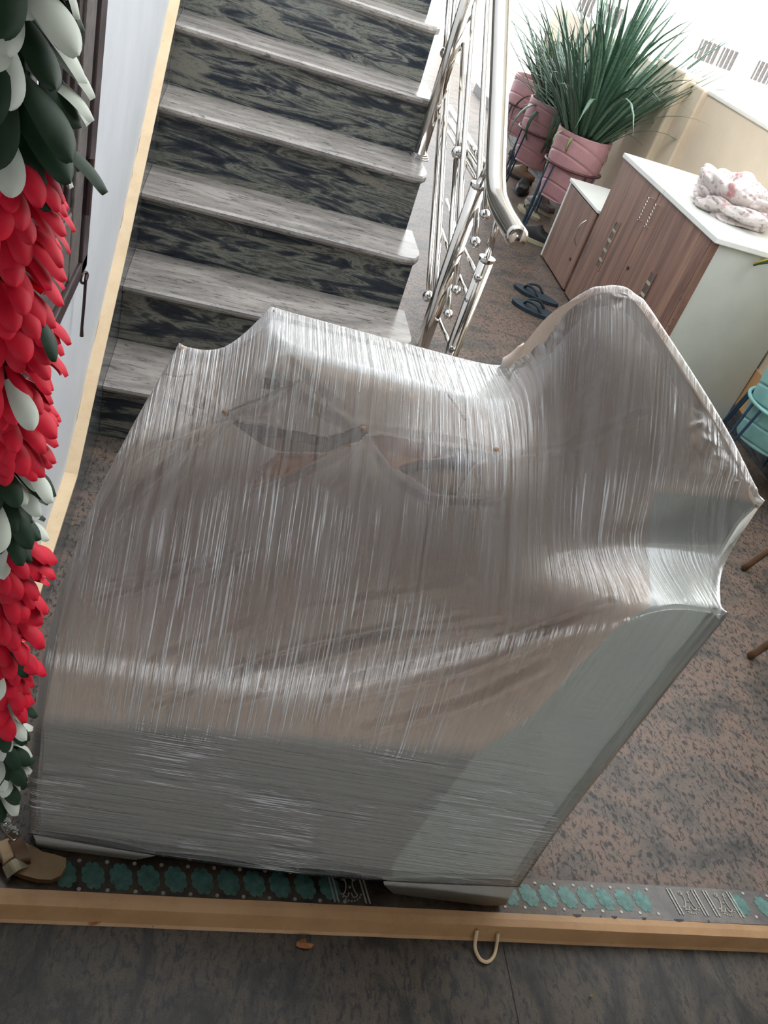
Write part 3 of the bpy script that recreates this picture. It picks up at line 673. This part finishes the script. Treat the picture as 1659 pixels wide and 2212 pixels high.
b_ = B(); tube(b_, [(CX0+.002, 3.434, .368), (CX0-.006, 3.434, .368)], .009, 14); obj('lock', b_, 'iron', bc)
b_ = B(); box(b_, (CX0-.012, 2.885, .70), (CX1+.01, 3.425, .722), .003); obj('worktop', b_, 'white_lam', bc)
b_ = B(); box(b_, (CX0-.012, 3.428, .70), (CX1+.01, 3.962, .722), .003); obj('worktop', b_, 'white_lam', bc)
for px_ in ((1475, 628), (1481, 655), (1470, 645), (1455, 690), (1445, 705)):
    q = at(px_, y=2.904); b_ = B(); bmesh.ops.create_icosphere(b_, subdivisions=1, radius=.0055, matrix=Matrix.Translation(q) @ Matrix.Diagonal((1, .25, .8, 1))); obj('chip', b_, 'grey_wood', bc)
sm = empty('small_cabinet', (2.02, 4.21, 0)); tag(sm, 'low single door walnut laminate cabinet with white top standing beyond the large cabinet', 'cabinet')
b_ = B(); box(b_, (CX0+.02, 3.985, .03), (CX1, 4.455, .425)); obj('carcass', b_, 'white_lam', sm)
b_ = B(); box(b_, (CX0, 3.985, .012), (CX0+.018, 4.448, .415), .002); d_ = obj('cabinet_door', b_, 'wood', sm)
b_ = B(); box(b_, (CX0-.002, 4.45, .01), (CX0+.02, 4.468, .425), .001); obj('edge_strip', b_, 'white_lam', sm)
b_ = B(); tube(b_, curve([(CX0, 4.072, .355), (CX0-.02, 4.068, .33), (CX0-.024, 4.066, .29), (CX0-.02, 4.065, .25), (CX0, 4.064, .225)], 5), .003, 8); obj('handle', b_, 'chrome', d_)
b_ = B(); tube(b_, [(CX0+.001, 4.06, .15), (CX0-.004, 4.06, .15)], .008, 12); obj('lock', b_, 'iron', sm)
b_ = B(); box(b_, (CX0-.010, 3.968, .425), (CX1+.01, 4.472, .442), .003); obj('worktop', b_, 'white_lam', sm)
for y_ in (4.06, 4.40):
    for x_ in (1.83, 2.2): b_ = B(); tube(b_, [(x_, y_, 0), (x_, y_, .032)], [.016, .012], 12); obj('leg', b_, 'chrome', sm)
# cloth bundle
b_ = B(); bmesh.ops.create_icosphere(b_, subdivisions=6, radius=1)
for v in b_.verts:
    d = v.co.normalized(); q = d*.95 + Vector((3, 1, 7))
    q2 = Vector((q.x*.8, q.y*1.6, q.z*2.0))
    f = abs(noise.noise(q2*.9+Vector((noise.noise(q)*.8, 0, 3))))*2
    f2 = abs(noise.noise(q2*1.9+Vector((4, noise.noise(q*1.5)*1.0, 2))))*2
    r_ = .70 + .40*f**.6 + .14*f2**.7
    v.co = Vector((d.x*.15, d.y*.20, max(-.0, .05+d.z*.08)))*1.0
    v.co.x *= r_; v.co.y *= r_; v.co.z = v.co.z*r_*1.15
m_, nt_, p_ = mat('printed cotton'); f_ = nz(nt_, pos(nt_), 55, 3, .5, .3)
f3 = nz(nt_, pos(nt_), 14, 2)
c_ = mixc(nt_, ramp(nt_, f_, [(.56, 0), (.62, .8)]), (.66, .60, .58), (.36, .27, .28)); c_ = mixc(nt_, ramp(nt_, f3, [(.62, 0), (.70, .7)]), c_, (.50, .16, .17))
nt_.links.new(c_, p_.inputs['Base Color']); p_.inputs['Roughness'].default_value = .9; M['print'] = m_
o = obj('cloth_bundle', b_, 'print', smooth=True); o.location = (2.02, 3.29, .722)
tag(o, 'crumpled white and pink flower print cloth lying on the large cabinet', 'cloth')

# ------------------------------------------------------------------ pots on wire stands
def pot(name, m, cx, cy, z0, z1, r0, r1, label, cat, legs, ringz, ground=0, group=None):
    t = empty(name, (cx, cy, z0)); tag(t, label, cat, group)
    b_ = B(); n = 72; rows = []; H = 90
    for i in range(H+1):
        u = i/H; z = z0+(z1-z0)*u; row = []
        for k in range(n):
            a = 2*math.pi*k/n; ph = (u*4.6 + .75*math.sin(a+1.0)) % 1.0
            r_ = r0+(r1-r0)*math.sin(min(1, u*1.25)*math.pi/2) + (-.0065*max(0, 1-abs(ph-.5)/.07) if .03 < u < .97 else 0)
            if i == 0: r_ *= .86
            row.append(b_.verts.new((cx+r_*math.cos(a), cy+r_*math.sin(a), z)))
        rows.append(row)
    for i, (sc_, dz) in enumerate(((.93, 0), (.90, -.03), (.88, -.05))):
        rows.append([b_.verts.new((cx+r1*sc_*math.cos(2*math.pi*k/n), cy+r1*sc_*math.sin(2*math.pi*k/n), z1+dz)) for k in range(n)])
    for a, b in zip(rows, rows[1:]):
        for k in range(n): b_.faces.new((a[k], a[(k+1) % n], b[(k+1) % n], b[k]))
    b_.faces.new(rows[0]); obj('pot_body', b_, m, t, smooth=True)
    b_ = B(); tube(b_, [(cx, cy, z1-.05), (cx, cy, z1-.035)], [r1*.87, r1*.86], 32); obj('soil', b_, 'soil', t)
    return t
def stand(label, cx, cy, rz, rr_, spread, m, ring_m, angs):
    t = empty('wire_pot_stand', (cx, cy, 0)); tag(t, label, 'plant stand')
    b_ = B(); tube(b_, [(cx+rr_*math.cos(a), cy+rr_*math.sin(a), rz) for a in np.linspace(0, 2*math.pi, 41)], .007, 8, False); obj('ring', b_, ring_m, t, smooth=True)
    for a in angs:
        c, s = math.cos(a), math.sin(a)
        for o_ in (-.10, .10):
            c2, s2 = math.cos(a+o_*1.6), math.sin(a+o_*1.6)
            b_ = B(); tube(b_, [(cx+rr_*c2, cy+rr_*s2, rz), (cx+(rr_+spread)*math.cos(a+o_*.5), cy+(rr_+spread)*math.sin(a+o_*.5), .004)], .0055, 8); obj('leg', b_, m, t)
    for a in (0, math.pi/2): b_ = B(); tube(b_, [(cx-rr_*math.cos(a), cy-rr_*math.sin(a), rz-.12), (cx+rr_*math.cos(a), cy+rr_*math.sin(a), rz-.12)], .004, 6)if False else tube(b_, [(cx-.1, cy, rz-.13), (cx+.1, cy, rz-.13)], .003, 6); obj('brace', b_, m, t)
    return t
POTS = [(1.905, 4.82), (1.905, 5.50), (1.99, 6.28)]
LB = ['pink ribbed pot nearest the low cabinet, holding the big spiky green plant', 'pink ribbed pot with spiky green leaves, middle of the three by the balcony wall', 'pink ribbed pot with small yellow green plant, farthest from the cabinets']
SBL = ['wire stand under the pink pot nearest the low cabinet', 'wire stand under the middle pink pot', 'wire stand under the farthest pink pot']
pots = []
for (cx, cy), l, s_ in zip(POTS, LB, SBL):
    pots.append(pot('potted_plant', 'pink', cx, cy, .235, .61, .125, .158, l, 'potted plant', 4, .4))
    stand(s_, cx, cy, .43, .166, .03, 'wire', 'ring', (.4, 1.97, 3.54, 5.1))
tp = pot('potted_plant', 'teal', 2.10, 2.42, .18, .50, .12, .145, 'pale teal ribbed pot with a yellow edged dark leaf at the right edge', 'potted plant', 4, .3)
stand('bright blue wire stand under the teal pot', 2.10, 2.42, .33, .152, .05, 'wire', 'teal', (.6, 2.2, 3.3, 4.9))

# leaves of the plants
def leaf_mesh(bend, n=9, w=.010, flat=.55, tip=True):
    b_ = B(); rows = []
    for i in range(n+1):
        u = i/n; a = bend*u*u
        x = math.sin(a)*u*.9; z = u*math.cos(a*.8)
        r_ = w*(1-.15*u)*(1-u**5 if tip else 1) + .0006
        c, s = math.cos(a), math.sin(a)
        rows.append([b_.verts.new((x-c*r_*flat*.6 if k == 3 else x+c*r_*flat*(.4 if k == 1 else 0), (-r_, 0, r_, 0)[k], z+(s*r_*flat*.5 if k == 3 else 0))) for k in range(4)])
    for p_, q_ in zip(rows, rows[1:]):
        for k in range(4): b_.faces.new((p_[k], p_[(k+1) % 4], q_[(k+1) % 4], q_[k]))
    b_.faces.new(rows[0]); b_.faces.new(rows[-1]); bmesh.ops.recalc_face_normals(b_, faces=b_.faces)
    m = bpy.data.meshes.new('leaf'); b_.to_mesh(m); b_.free()
    for p_ in m.polygons: p_.use_smooth = True
    return m
def leafset(w, mats):
    out = []
    for bend in (.1, .4, .8, 1.3, 2.0):
        for mm in mats:
            m = leaf_mesh(bend, w=w); m.materials.append(M[mm]); out.append((bend, m))
    return out
def plant(t, cx, cy, z, n, L, spread, mats, w=.012, seed=1, lean=(0, 0), flop=.12, xmax=None, r0=.09):
    off = Vector((cx, cy, z))-Vector(t.location); ls = leafset(w, mats); rr_ = random.Random(seed); nm = len(mats)
    for i in range(n):
        a = rr_.uniform(0, 2*math.pi); q = rr_.random(); e = rr_.random() < flop
        tilt = spread*(q**.7) if not e else rr_.uniform(.9, 1.5)
        length = L*rr_.uniform(.62, 1.05)*(.95 if not e else .55)
        dx, dy = math.cos(a)*tilt+lean[0], math.sin(a)*tilt+lean[1]
        a2 = math.atan2(dy, dx); tl = min(1.5, math.hypot(dx, dy))
        if xmax and math.cos(a2) > 0: tl = min(tl, math.atan(.25/(.46*math.cos(a2)+.001)))
        bsel = (3 if rr_.random() < .5 else 4) if e else (0 if rr_.random() < .6 else (1 if rr_.random() < .7 else 2))
        k = bsel*nm + (rr_.randrange(nm))
        m = ls[k][1]
        o = bpy.data.objects.new('leaf', m); col.objects.link(o); o.parent = t
        base = Vector((math.cos(a)*r0*q*.9, math.sin(a)*r0*q*.9, 0))
        o.location = base+off; o.rotation_euler = Matrix.Rotation(a2, 3, 'Z').__matmul__(Matrix.Rotation(tl, 3, 'Y')).to_euler(); o.scale = (length, 1.0, length)
    return t
plant(pots[0], 1.905, 4.82, .565, 215, .88, .78, ['leaf', 'leaf_dark', 'leaf_dark', 'leaf'], .0115, 3, (.05, .02), .025, xmax=1, r0=.13)
plant(pots[0], 1.85, 4.80, .60, 10, .24, .6, ['leaf_pale', 'leaf'], .009, 12, (-.5, .1), .8, r0=.08)
plant(pots[0], 1.88, 4.84, .60, 60, .62, .85, ['leaf_dark', 'leaf'], .011, 22, (-.30, .40), .03, r0=.10)
plant(pots[1], 1.905, 5.50, .565, 80, .66, .75, ['leaf', 'leaf_dark'], .014, 8, (-.05, 0), .2, r0=.11)
plant(pots[2], 2.05, 6.32, .58, 50, .40, .55, ['leaf_pale', 'leaf_pale', 'leaf'], .010, 5, (.1, 0), .1, r0=.06)
b_ = B(); q0 = at((1608, 576), X=1.98); q1 = at((1660, 572), X=2.0)
pts = curve([(2.10, 2.42, .46), (2.10, 2.55, .62), tuple(q1+Vector((.02, -.06, .03))), tuple(q0)], 8)
rows = []
for i, p_ in enumerate(pts):
    w_ = .018*(1-(i/(len(pts)-1))**3)+.002
    rows.append([b_.verts.new(p_+Vector((0, 0, w_*.8))), b_.verts.new(p_+Vector((-.004, 0, 0))), b_.verts.new(p_-Vector((0, 0, w_*.8))), b_.verts.new(p_+Vector((.003, 0, 0)))])
for a, b in zip(rows, rows[1:]):
    for k in range(4): b_.faces.new((a[k], a[(k+1) % 4], b[(k+1) % 4], b[k]))
obj('leaf', b_, 'leaf_dark', tp)
b_ = B(); tube(b_, [r_[0].co if False else p_+Vector((-.002, 0, .018*.8*(1-(i/(len(pts)-1))**3)+.002)) for i, p_ in enumerate(pts)], .0035, 6); obj('leaf_margin', b_, 'yellow_leaf', tp)

# ------------------------------------------------------------------ footwear on the floor
def sole_pts(L, W, n=28):
    out = []
    for i in range(n):
        t = 2*math.pi*i/n; c, s = math.cos(t), math.sin(t)
        wd = W*(.5 + .10*c - .07*math.cos(2*t)*1)
        out.append((L*.5*c, wd*s*(1 if s > 0 else .92)))
    return out
def flipflop(name, label, loc, ang, L, W, m, ms, th=.018, cat='flip-flop', group=None):
    t = empty(name, loc); tag(t, label, cat, group); R_ = Matrix.Rotation(ang, 3, 'Z'); L0 = Vector(loc)
    W_ = lambda p: L0 + R_ @ Vector(p)
    b_ = B(); prism(b_, [W_((x, y, 0)) for x, y in sole_pts(L, W)], (0, 0, th)); obj('sole', b_, m, t)
    for s_ in (-1, 1):
        b_ = B(); tube(b_, curve([W_((L*.28, 0, th)), W_((L*.22, s_*W*.15, th+.022)), W_((L*.05, s_*W*.36, th+.026)), W_((-L*.08, s_*W*.40, th))], 5), [.006]*16, 8); obj('strap', b_, ms, t, smooth=True)
    return t
qa, qb = at((1105, 652), z=0), at((1215, 700), z=0); mid = (qa+qb)/2
flipflop('flip_flop', 'nearer navy flip-flop of the pair on the floor by the railing', (mid.x, mid.y, 0), math.atan2(qb.y-qa.y, qb.x-qa.x)+math.pi, .27, .105, 'navy', 'navy', group=None)
qa, qb = at((1118, 622), z=0), at((1195, 660), z=0); mid = (qa+qb)/2
flipflop('flip_flop', 'farther navy flip-flop of the pair, partly under the nearer one', (mid.x, mid.y, .0), math.atan2(qb.y-qa.y, qb.x-qa.x)+math.pi, .25, .10, 'navy', 'navy', .017)
def shoe(label, px_, ang, m='black', sole='cream_sole', L=.27, z=0):
    q = at(px_, z=z); t = empty('shoe', (q.x, q.y, z)); tag(t, label, 'shoe'); R_ = Matrix.Rotation(ang, 3, 'Z'); W_ = lambda p: q + R_ @ Vector(p)
    b_ = B(); prism(b_, [W_((x, y, .001)) for x, y in sole_pts(L, L*.38)], (0, 0, .022)); obj('sole', b_, sole, t)
    b_ = B(); rows = []
    for i in range(13):
        u = i/12; x = -L*.47+L*.94*u; hgt = (.075-.01*math.cos(u*6)) if u < .45 else .07*(1-(u-.45)/.6)+.012
        wd = L*.17*math.sin(math.pi*(.12+.8*u))**.6
        rows.append([b_.verts.new(W_((x, wd*math.cos(a), .022+max(.001, hgt*math.sin(a))*(.55 if u < .4 and .8 < a < 2.3 else 1)))) for a in np.linspace(0, math.pi, 11)])
    for a, b in zip(rows, rows[1:]):
        for k in range(10): b_.faces.new((a[k], a[k+1], b[k+1], b[k]))
    b_.faces.new(rows[0]); b_.faces.new(rows[-1]); obj('upper', b_, m, t, smooth=True)
    b_ = B()
    for k in range(3): tube(b_, [W_((L*(.02+.07*k), -.022, .085-.012*k)), W_((L*(.02+.07*k), .022, .085-.012*k))], .003, 6)
    obj('laces', b_, sole, t)
shoe('dark shoe with cream sole just beyond the end of the handrail', (1150, 520), 2.6)
shoe('black shoe lying under the farthest pink pot stand', (1125, 415), 1.2, sole='black')
shoe('grey shoe under the middle pink pot stand', (1162, 452), 2.0, 'grey_wood', 'cream_sole')
shoe('black shoe against the wall behind the wire stand legs', (1122, 345), .6, sole='black')
shoe('brown shoe among the footwear under the farthest pot stand', (1118, 385), 2.2, 'brown_lea', 'black')
q = at((1142, 462), z=0)
flipflop('sandal', 'pale worn sandal on the floor below the middle pink pot', (q.x, q.y, 0), 1.9, .24, .09, 'cream_sole', 'grey_wood', cat='sandal')
# beige slipper in the near left corner
bs_ = empty('beige_slipper', (-.11, .74, 0)); tag(bs_, 'beige flat slipper with crossed straps in the corner under the garland', 'slipper')
sp = [(-10, 1845), (10, 1880), (45, 1898), (80, 1908), (110, 1909), (130, 1900), (141, 1882), (142, 1862), (120, 1855), (90, 1848), (70, 1835), (40, 1825)]
b_ = B(); prism(b_, [at(p_, z=.0022) for p_ in sp], (0, 0, .013)); obj('sole', b_, 'tan_lea', bs_)
def ribbon(pts, wd, th, m, name, par):
    b_ = B(); P_ = curve(pts, 5); rows = []
    for i, p_ in enumerate(P_):
        t = (P_[min(i+1, len(P_)-1)]-P_[max(0, i-1)]).normalized(); s_ = t.cross(Vector((0, -.3, 1))).normalized()*wd; up_ = s_.cross(t).normalized()*th
        rows.append([b_.verts.new(p_+s_), b_.verts.new(p_+s_+up_), b_.verts.new(p_-s_+up_), b_.verts.new(p_-s_)])
    for a, b in zip(rows, rows[1:]):
        for k in range(4): b_.faces.new((a[k], a[(k+1) % 4], b[(k+1) % 4], b[k]))
    b_.faces.new(rows[0]); b_.faces.new(rows[-1]); obj(name, b_, m, par, smooth=False)
ribbon([at((12, 1885), z=.016), at((35, 1868), z=.03), at((55, 1862), z=.016)], .010, .002, 'cream_sole', 'strap', bs_)
ribbon([at((52, 1868), z=.016), at((48, 1845), z=.035), at((35, 1815), z=.045), at((22, 1800), z=.03)], .010, .002, 'brown_lea', 'strap', bs_)
ribbon([at((20, 1870), z=.016), at((16, 1845), z=.035), at((8, 1815), z=.04)], .008, .002, 'tan_lea', 'strap', bs_)

# dark chair at the right edge
ch = empty('dark_chair', (2.0, 1.5, 0)); tag(ch, 'dark brown chair of which only two curved legs show at the right edge', 'chair')
for base, topp_ in (((1606, 1228), (2.05, 1.70, .44)), ((1619, 1418), (1.98, 1.34, .44))):
    q = at(base, z=.004); b_ = B(); tube(b_, curve([tuple(q), (q.x+.05, q.y-.005, .12), (q.x+.13, q.y-.03, .28), topp_], 6), [.011]*19, 10); obj('leg', b_, 'brown_lea', ch, smooth=True)
for tq, bq in (((2.36, 1.70, .44), (2.42, 1.75, .004)), ((2.32, 1.34, .44), (2.40, 1.28, .004))):
    bq = (min(bq[0], 2.22), bq[1], bq[2]); tq = (2.2, tq[1], tq[2]); b_ = B(); tube(b_, [bq, tq], .011, 10); obj('leg', b_, 'brown_lea', ch)
b_ = B(); box(b_, (1.95, 1.30, .44), (2.23, 1.74, .47), .01); obj('seat', b_, 'brown_lea', ch)
b_ = B(); box(b_, (2.20, 1.32, .47), (2.23, 1.72, .88), .01); obj('backrest', b_, 'brown_lea', ch)

# bits on the near floor
def scrap(name, label, cat, px_, s, m, seed):
    r_ = random.Random(seed); q = at(px_, z=0); b_ = B(); n = 9; ring = []; c = b_.verts.new((q.x, q.y, .008))
    for k in range(n):
        a = 2*math.pi*k/n; rd = s*r_.uniform(.5, 1.1); ring.append(b_.verts.new((q.x+rd*math.cos(a)*1.4, q.y+rd*math.sin(a)*.8, .001+r_.random()*.006)))
    for k in range(n): b_.faces.new((c, ring[k], ring[(k+1) % n]))
    o = obj(name, b_, m, solid=.0008); tag(o, label, cat)
scrap('dry_leaf', 'dry brown leaf scrap under the left end of the door sill', 'leaf', (208, 1990), .012, 'leafdry', 1)
scrap('dry_leaf', 'orange dry leaf scrap below the middle of the door sill', 'leaf', (655, 2042), .011, 'leafdry', 2)
scrap('paper_speck', 'tiny yellow speck on the dark granite below the sill', 'litter', (1277, 2152), .0025, 'yellow', 3)
b_ = B(); qa, qb = at((1088, 2045), z=0), at((1105, 2230), z=0); box(b_, (qa.x-.0006, -1.6, -.0004), (qa.x+.0006, .645, .0003)); struct('trim_4', b_, 'black')

# ------------------------------------------------------------------ garland
gl = empty('hanging_garland', (-.15, .60, .42)); tag(gl, 'long hanging garland of crimson and off-white felt petals with green leaves', 'garland')
def petal(L, W, cup, m):
    b_ = B(); n = 13; rows = []
    for i in range(n+1):
        u = 1-(1-i/n)**1.5
        if u >= .62: wd = W*.5*max(.12, math.sqrt(max(0, 1-((u-.62)/.38)**2)))
        else: wd = W*.5*(.34+.66*math.sin(u/.62*math.pi/2))
        x = cup*math.sin(u*1.9)*L
        rows.append([b_.verts.new((x-abs(k)*abs(k)*W*.16, k*wd, -u*L)) for k in (-1, -.66, -.33, 0, .33, .66, 1)])
    for a, b in zip(rows, rows[1:]):
        for k in range(6): b_.faces.new((a[k], a[k+1], b[k+1], b[k]))
    me_ = bpy.data.meshes.new('petal'); b_.to_mesh(me_); b_.free(); me_.materials.append(M[m])
    for p_ in me_.polygons: p_.use_smooth = True
    return me_
PM = {'r': [petal(.036, .0165, c, 'red') for c in (.2, .32, .42)], 'w': [petal(.050, .023, c, 'petal_w') for c in (.2, .35)], 'g': [petal(.056, .024, c, 'petal_g') for c in (.15, .3)]}
NM = {'r': 'red_petal', 'w': 'white_petal', 'g': 'green_leaf'}
gr = random.Random(11)
def put_petal(kind, z, a, r_, tilt, s=1.0):
    o = bpy.data.objects.new(NM[kind], gr.choice(PM[kind])); col.objects.link(o); o.parent = gl
    o.location = (r_*math.cos(a), r_*math.sin(a), z-.42)
    o.rotation_euler = (Matrix.Rotation(a, 3, 'Z') @ Matrix.Rotation(-tilt, 3, 'Y') @ Matrix.Rotation(gr.uniform(-.25, .25), 3, 'X')).to_euler(); o.scale = (s, s, s)
GX, GY = -.15, .60
def zpx(y_): return at((30, y_), y=GY).z
secs = [(-330, 365, 'wg'), (365, 1010, 'r'), (1010, 1195, 'wg'), (1195, 1525, 'r'), (1525, 1720, 'wg')]
for ya, yb, kd in secs:
    z1, z0 = zpx(ya)+.025, zpx(yb)+.025
    if kd == 'r':
        n_ = int((z1-z0)/.0098)
        for i in range(n_):
            z = z1-(z1-z0)*(i+.5)/n_
            for k in range(6):
                a = -math.pi*.5 + (k+gr.uniform(-.3, .3)+(i % 2)*.5)*(math.pi*1.15/6) - .35
                put_petal('r', z, a, .026, gr.uniform(.3, .65), gr.uniform(.85, 1.15))
    else:
        n_ = max(2, int((z1-z0)/(.016 if ya < 0 else .013)))
        for i in range(n_):
            z = z1-(z1-z0)*(i+.5)/n_
            for k in range(7):
                a = -math.pi*.5 + (k+gr.uniform(-.3, .3)+(i % 2)*.5)*(math.pi*1.3/7) - .5
                big = 1.0 if ya < 0 else .68
                put_petal('w' if (i+k*1) % 5 in (0, 1, 3) and gr.random() < .85 else 'g', z, a, .020 if True else .03, gr.uniform(.35, .8), big*gr.uniform(.85, 1.15))
for z, a in ((.93, -.3), (1.02, -.9), (.90, -1.1), (.70, -1.2)): put_petal('w', z, a, .034, .5, .8)
for z, a in ((1.075, -.35), (.925, -.15), (.89, -.8), (.715, -.6)): put_petal('g', z, a, .036, .4, .7)
b_ = B(); tube(b_, [(GX, GY, .40), (GX, GY, 2.15)], .022, 12); obj('core_cord', b_, 'petal_g', gl)
b_ = B(); tube(b_, curve([(GX, GY, .41), (GX+.002, GY, .38), at((12, 1740), y=.6), at((4, 1760), y=.6)], 4), .001, 6); obj('tassel_string', b_, 'silver', gl)
b_ = B(); tube(b_, curve([at((-2, 1765), y=.6), at((2, 1790), y=.6), at((28, 1815), y=.6), at((38, 1808), y=.6), at((36, 1795), y=.6)], 4), .0014, 6)
for i in range(40):
    u = gr.random(); q = at((2+u*32+gr.uniform(-7, 7), 1752+u*52+gr.uniform(-8, 8)), y=.6+gr.uniform(-.006, .006)); bmesh.ops.create_icosphere(b_, subdivisions=1, radius=gr.uniform(.0015, .0032), matrix=Matrix.Translation(q))
obj('tassel_beads', b_, 'silver', gl, kind='stuff')

# ------------------------------------------------------------------ house across the street
hn = Vector((.309, .951, 0)).normalized(); hp = Vector((0, 12.618, 0)); ht = Vector((.951, -.309, 0)).normalized()
hb = empty('neighbouring_house', (5.4, 10.9, -3)); tag(hb, 'white sunlit neighbouring house with grilled windows beyond the balcony wall', 'house')
def hbox(b_, s0, s1, z0, z1, d0, d1):
    pts = []
    for s_, d in ((s0, d0), (s1, d0), (s1, d1), (s0, d1)): pts.append(hp+ht*s_+hn*d+Vector((0, 0, z0)))
    prism(b_, pts, (0, 0, z1-z0))
b_ = B(); hbox(b_, 2.5, 12, -3, 1.0, 0, .3); obj('wall', b_, 'white_out', hb)
b_ = B(); hbox(b_, 2.3, 12, 1.0, 1.12, -.35, 6); obj('roof_slab', b_, 'white_out', hb)
for (sa, sb) in ((3.96, 4.14), (5.50, 5.74), (5.78, 5.98), (6.23, 6.45), (6.5, 6.7), (4.25, 4.5)):
    b_ = B(); hbox(b_, sa, sb, .775, .985, -.012, -.002); wf = obj('window', b_, 'grey_wood', hb)
    b_ = B(); k = sa+.02
    while k < sb: hbox(b_, k, k+.010, .77, .985, -.03, -.018); k += .055
    obj('grille', b_, 'white_out', wf)
b_ = B(); hbox(b_, 6.08, 6.14, .2, 1.0, -.08, 0); obj('drain_pipe', b_, 'white_out', hb)
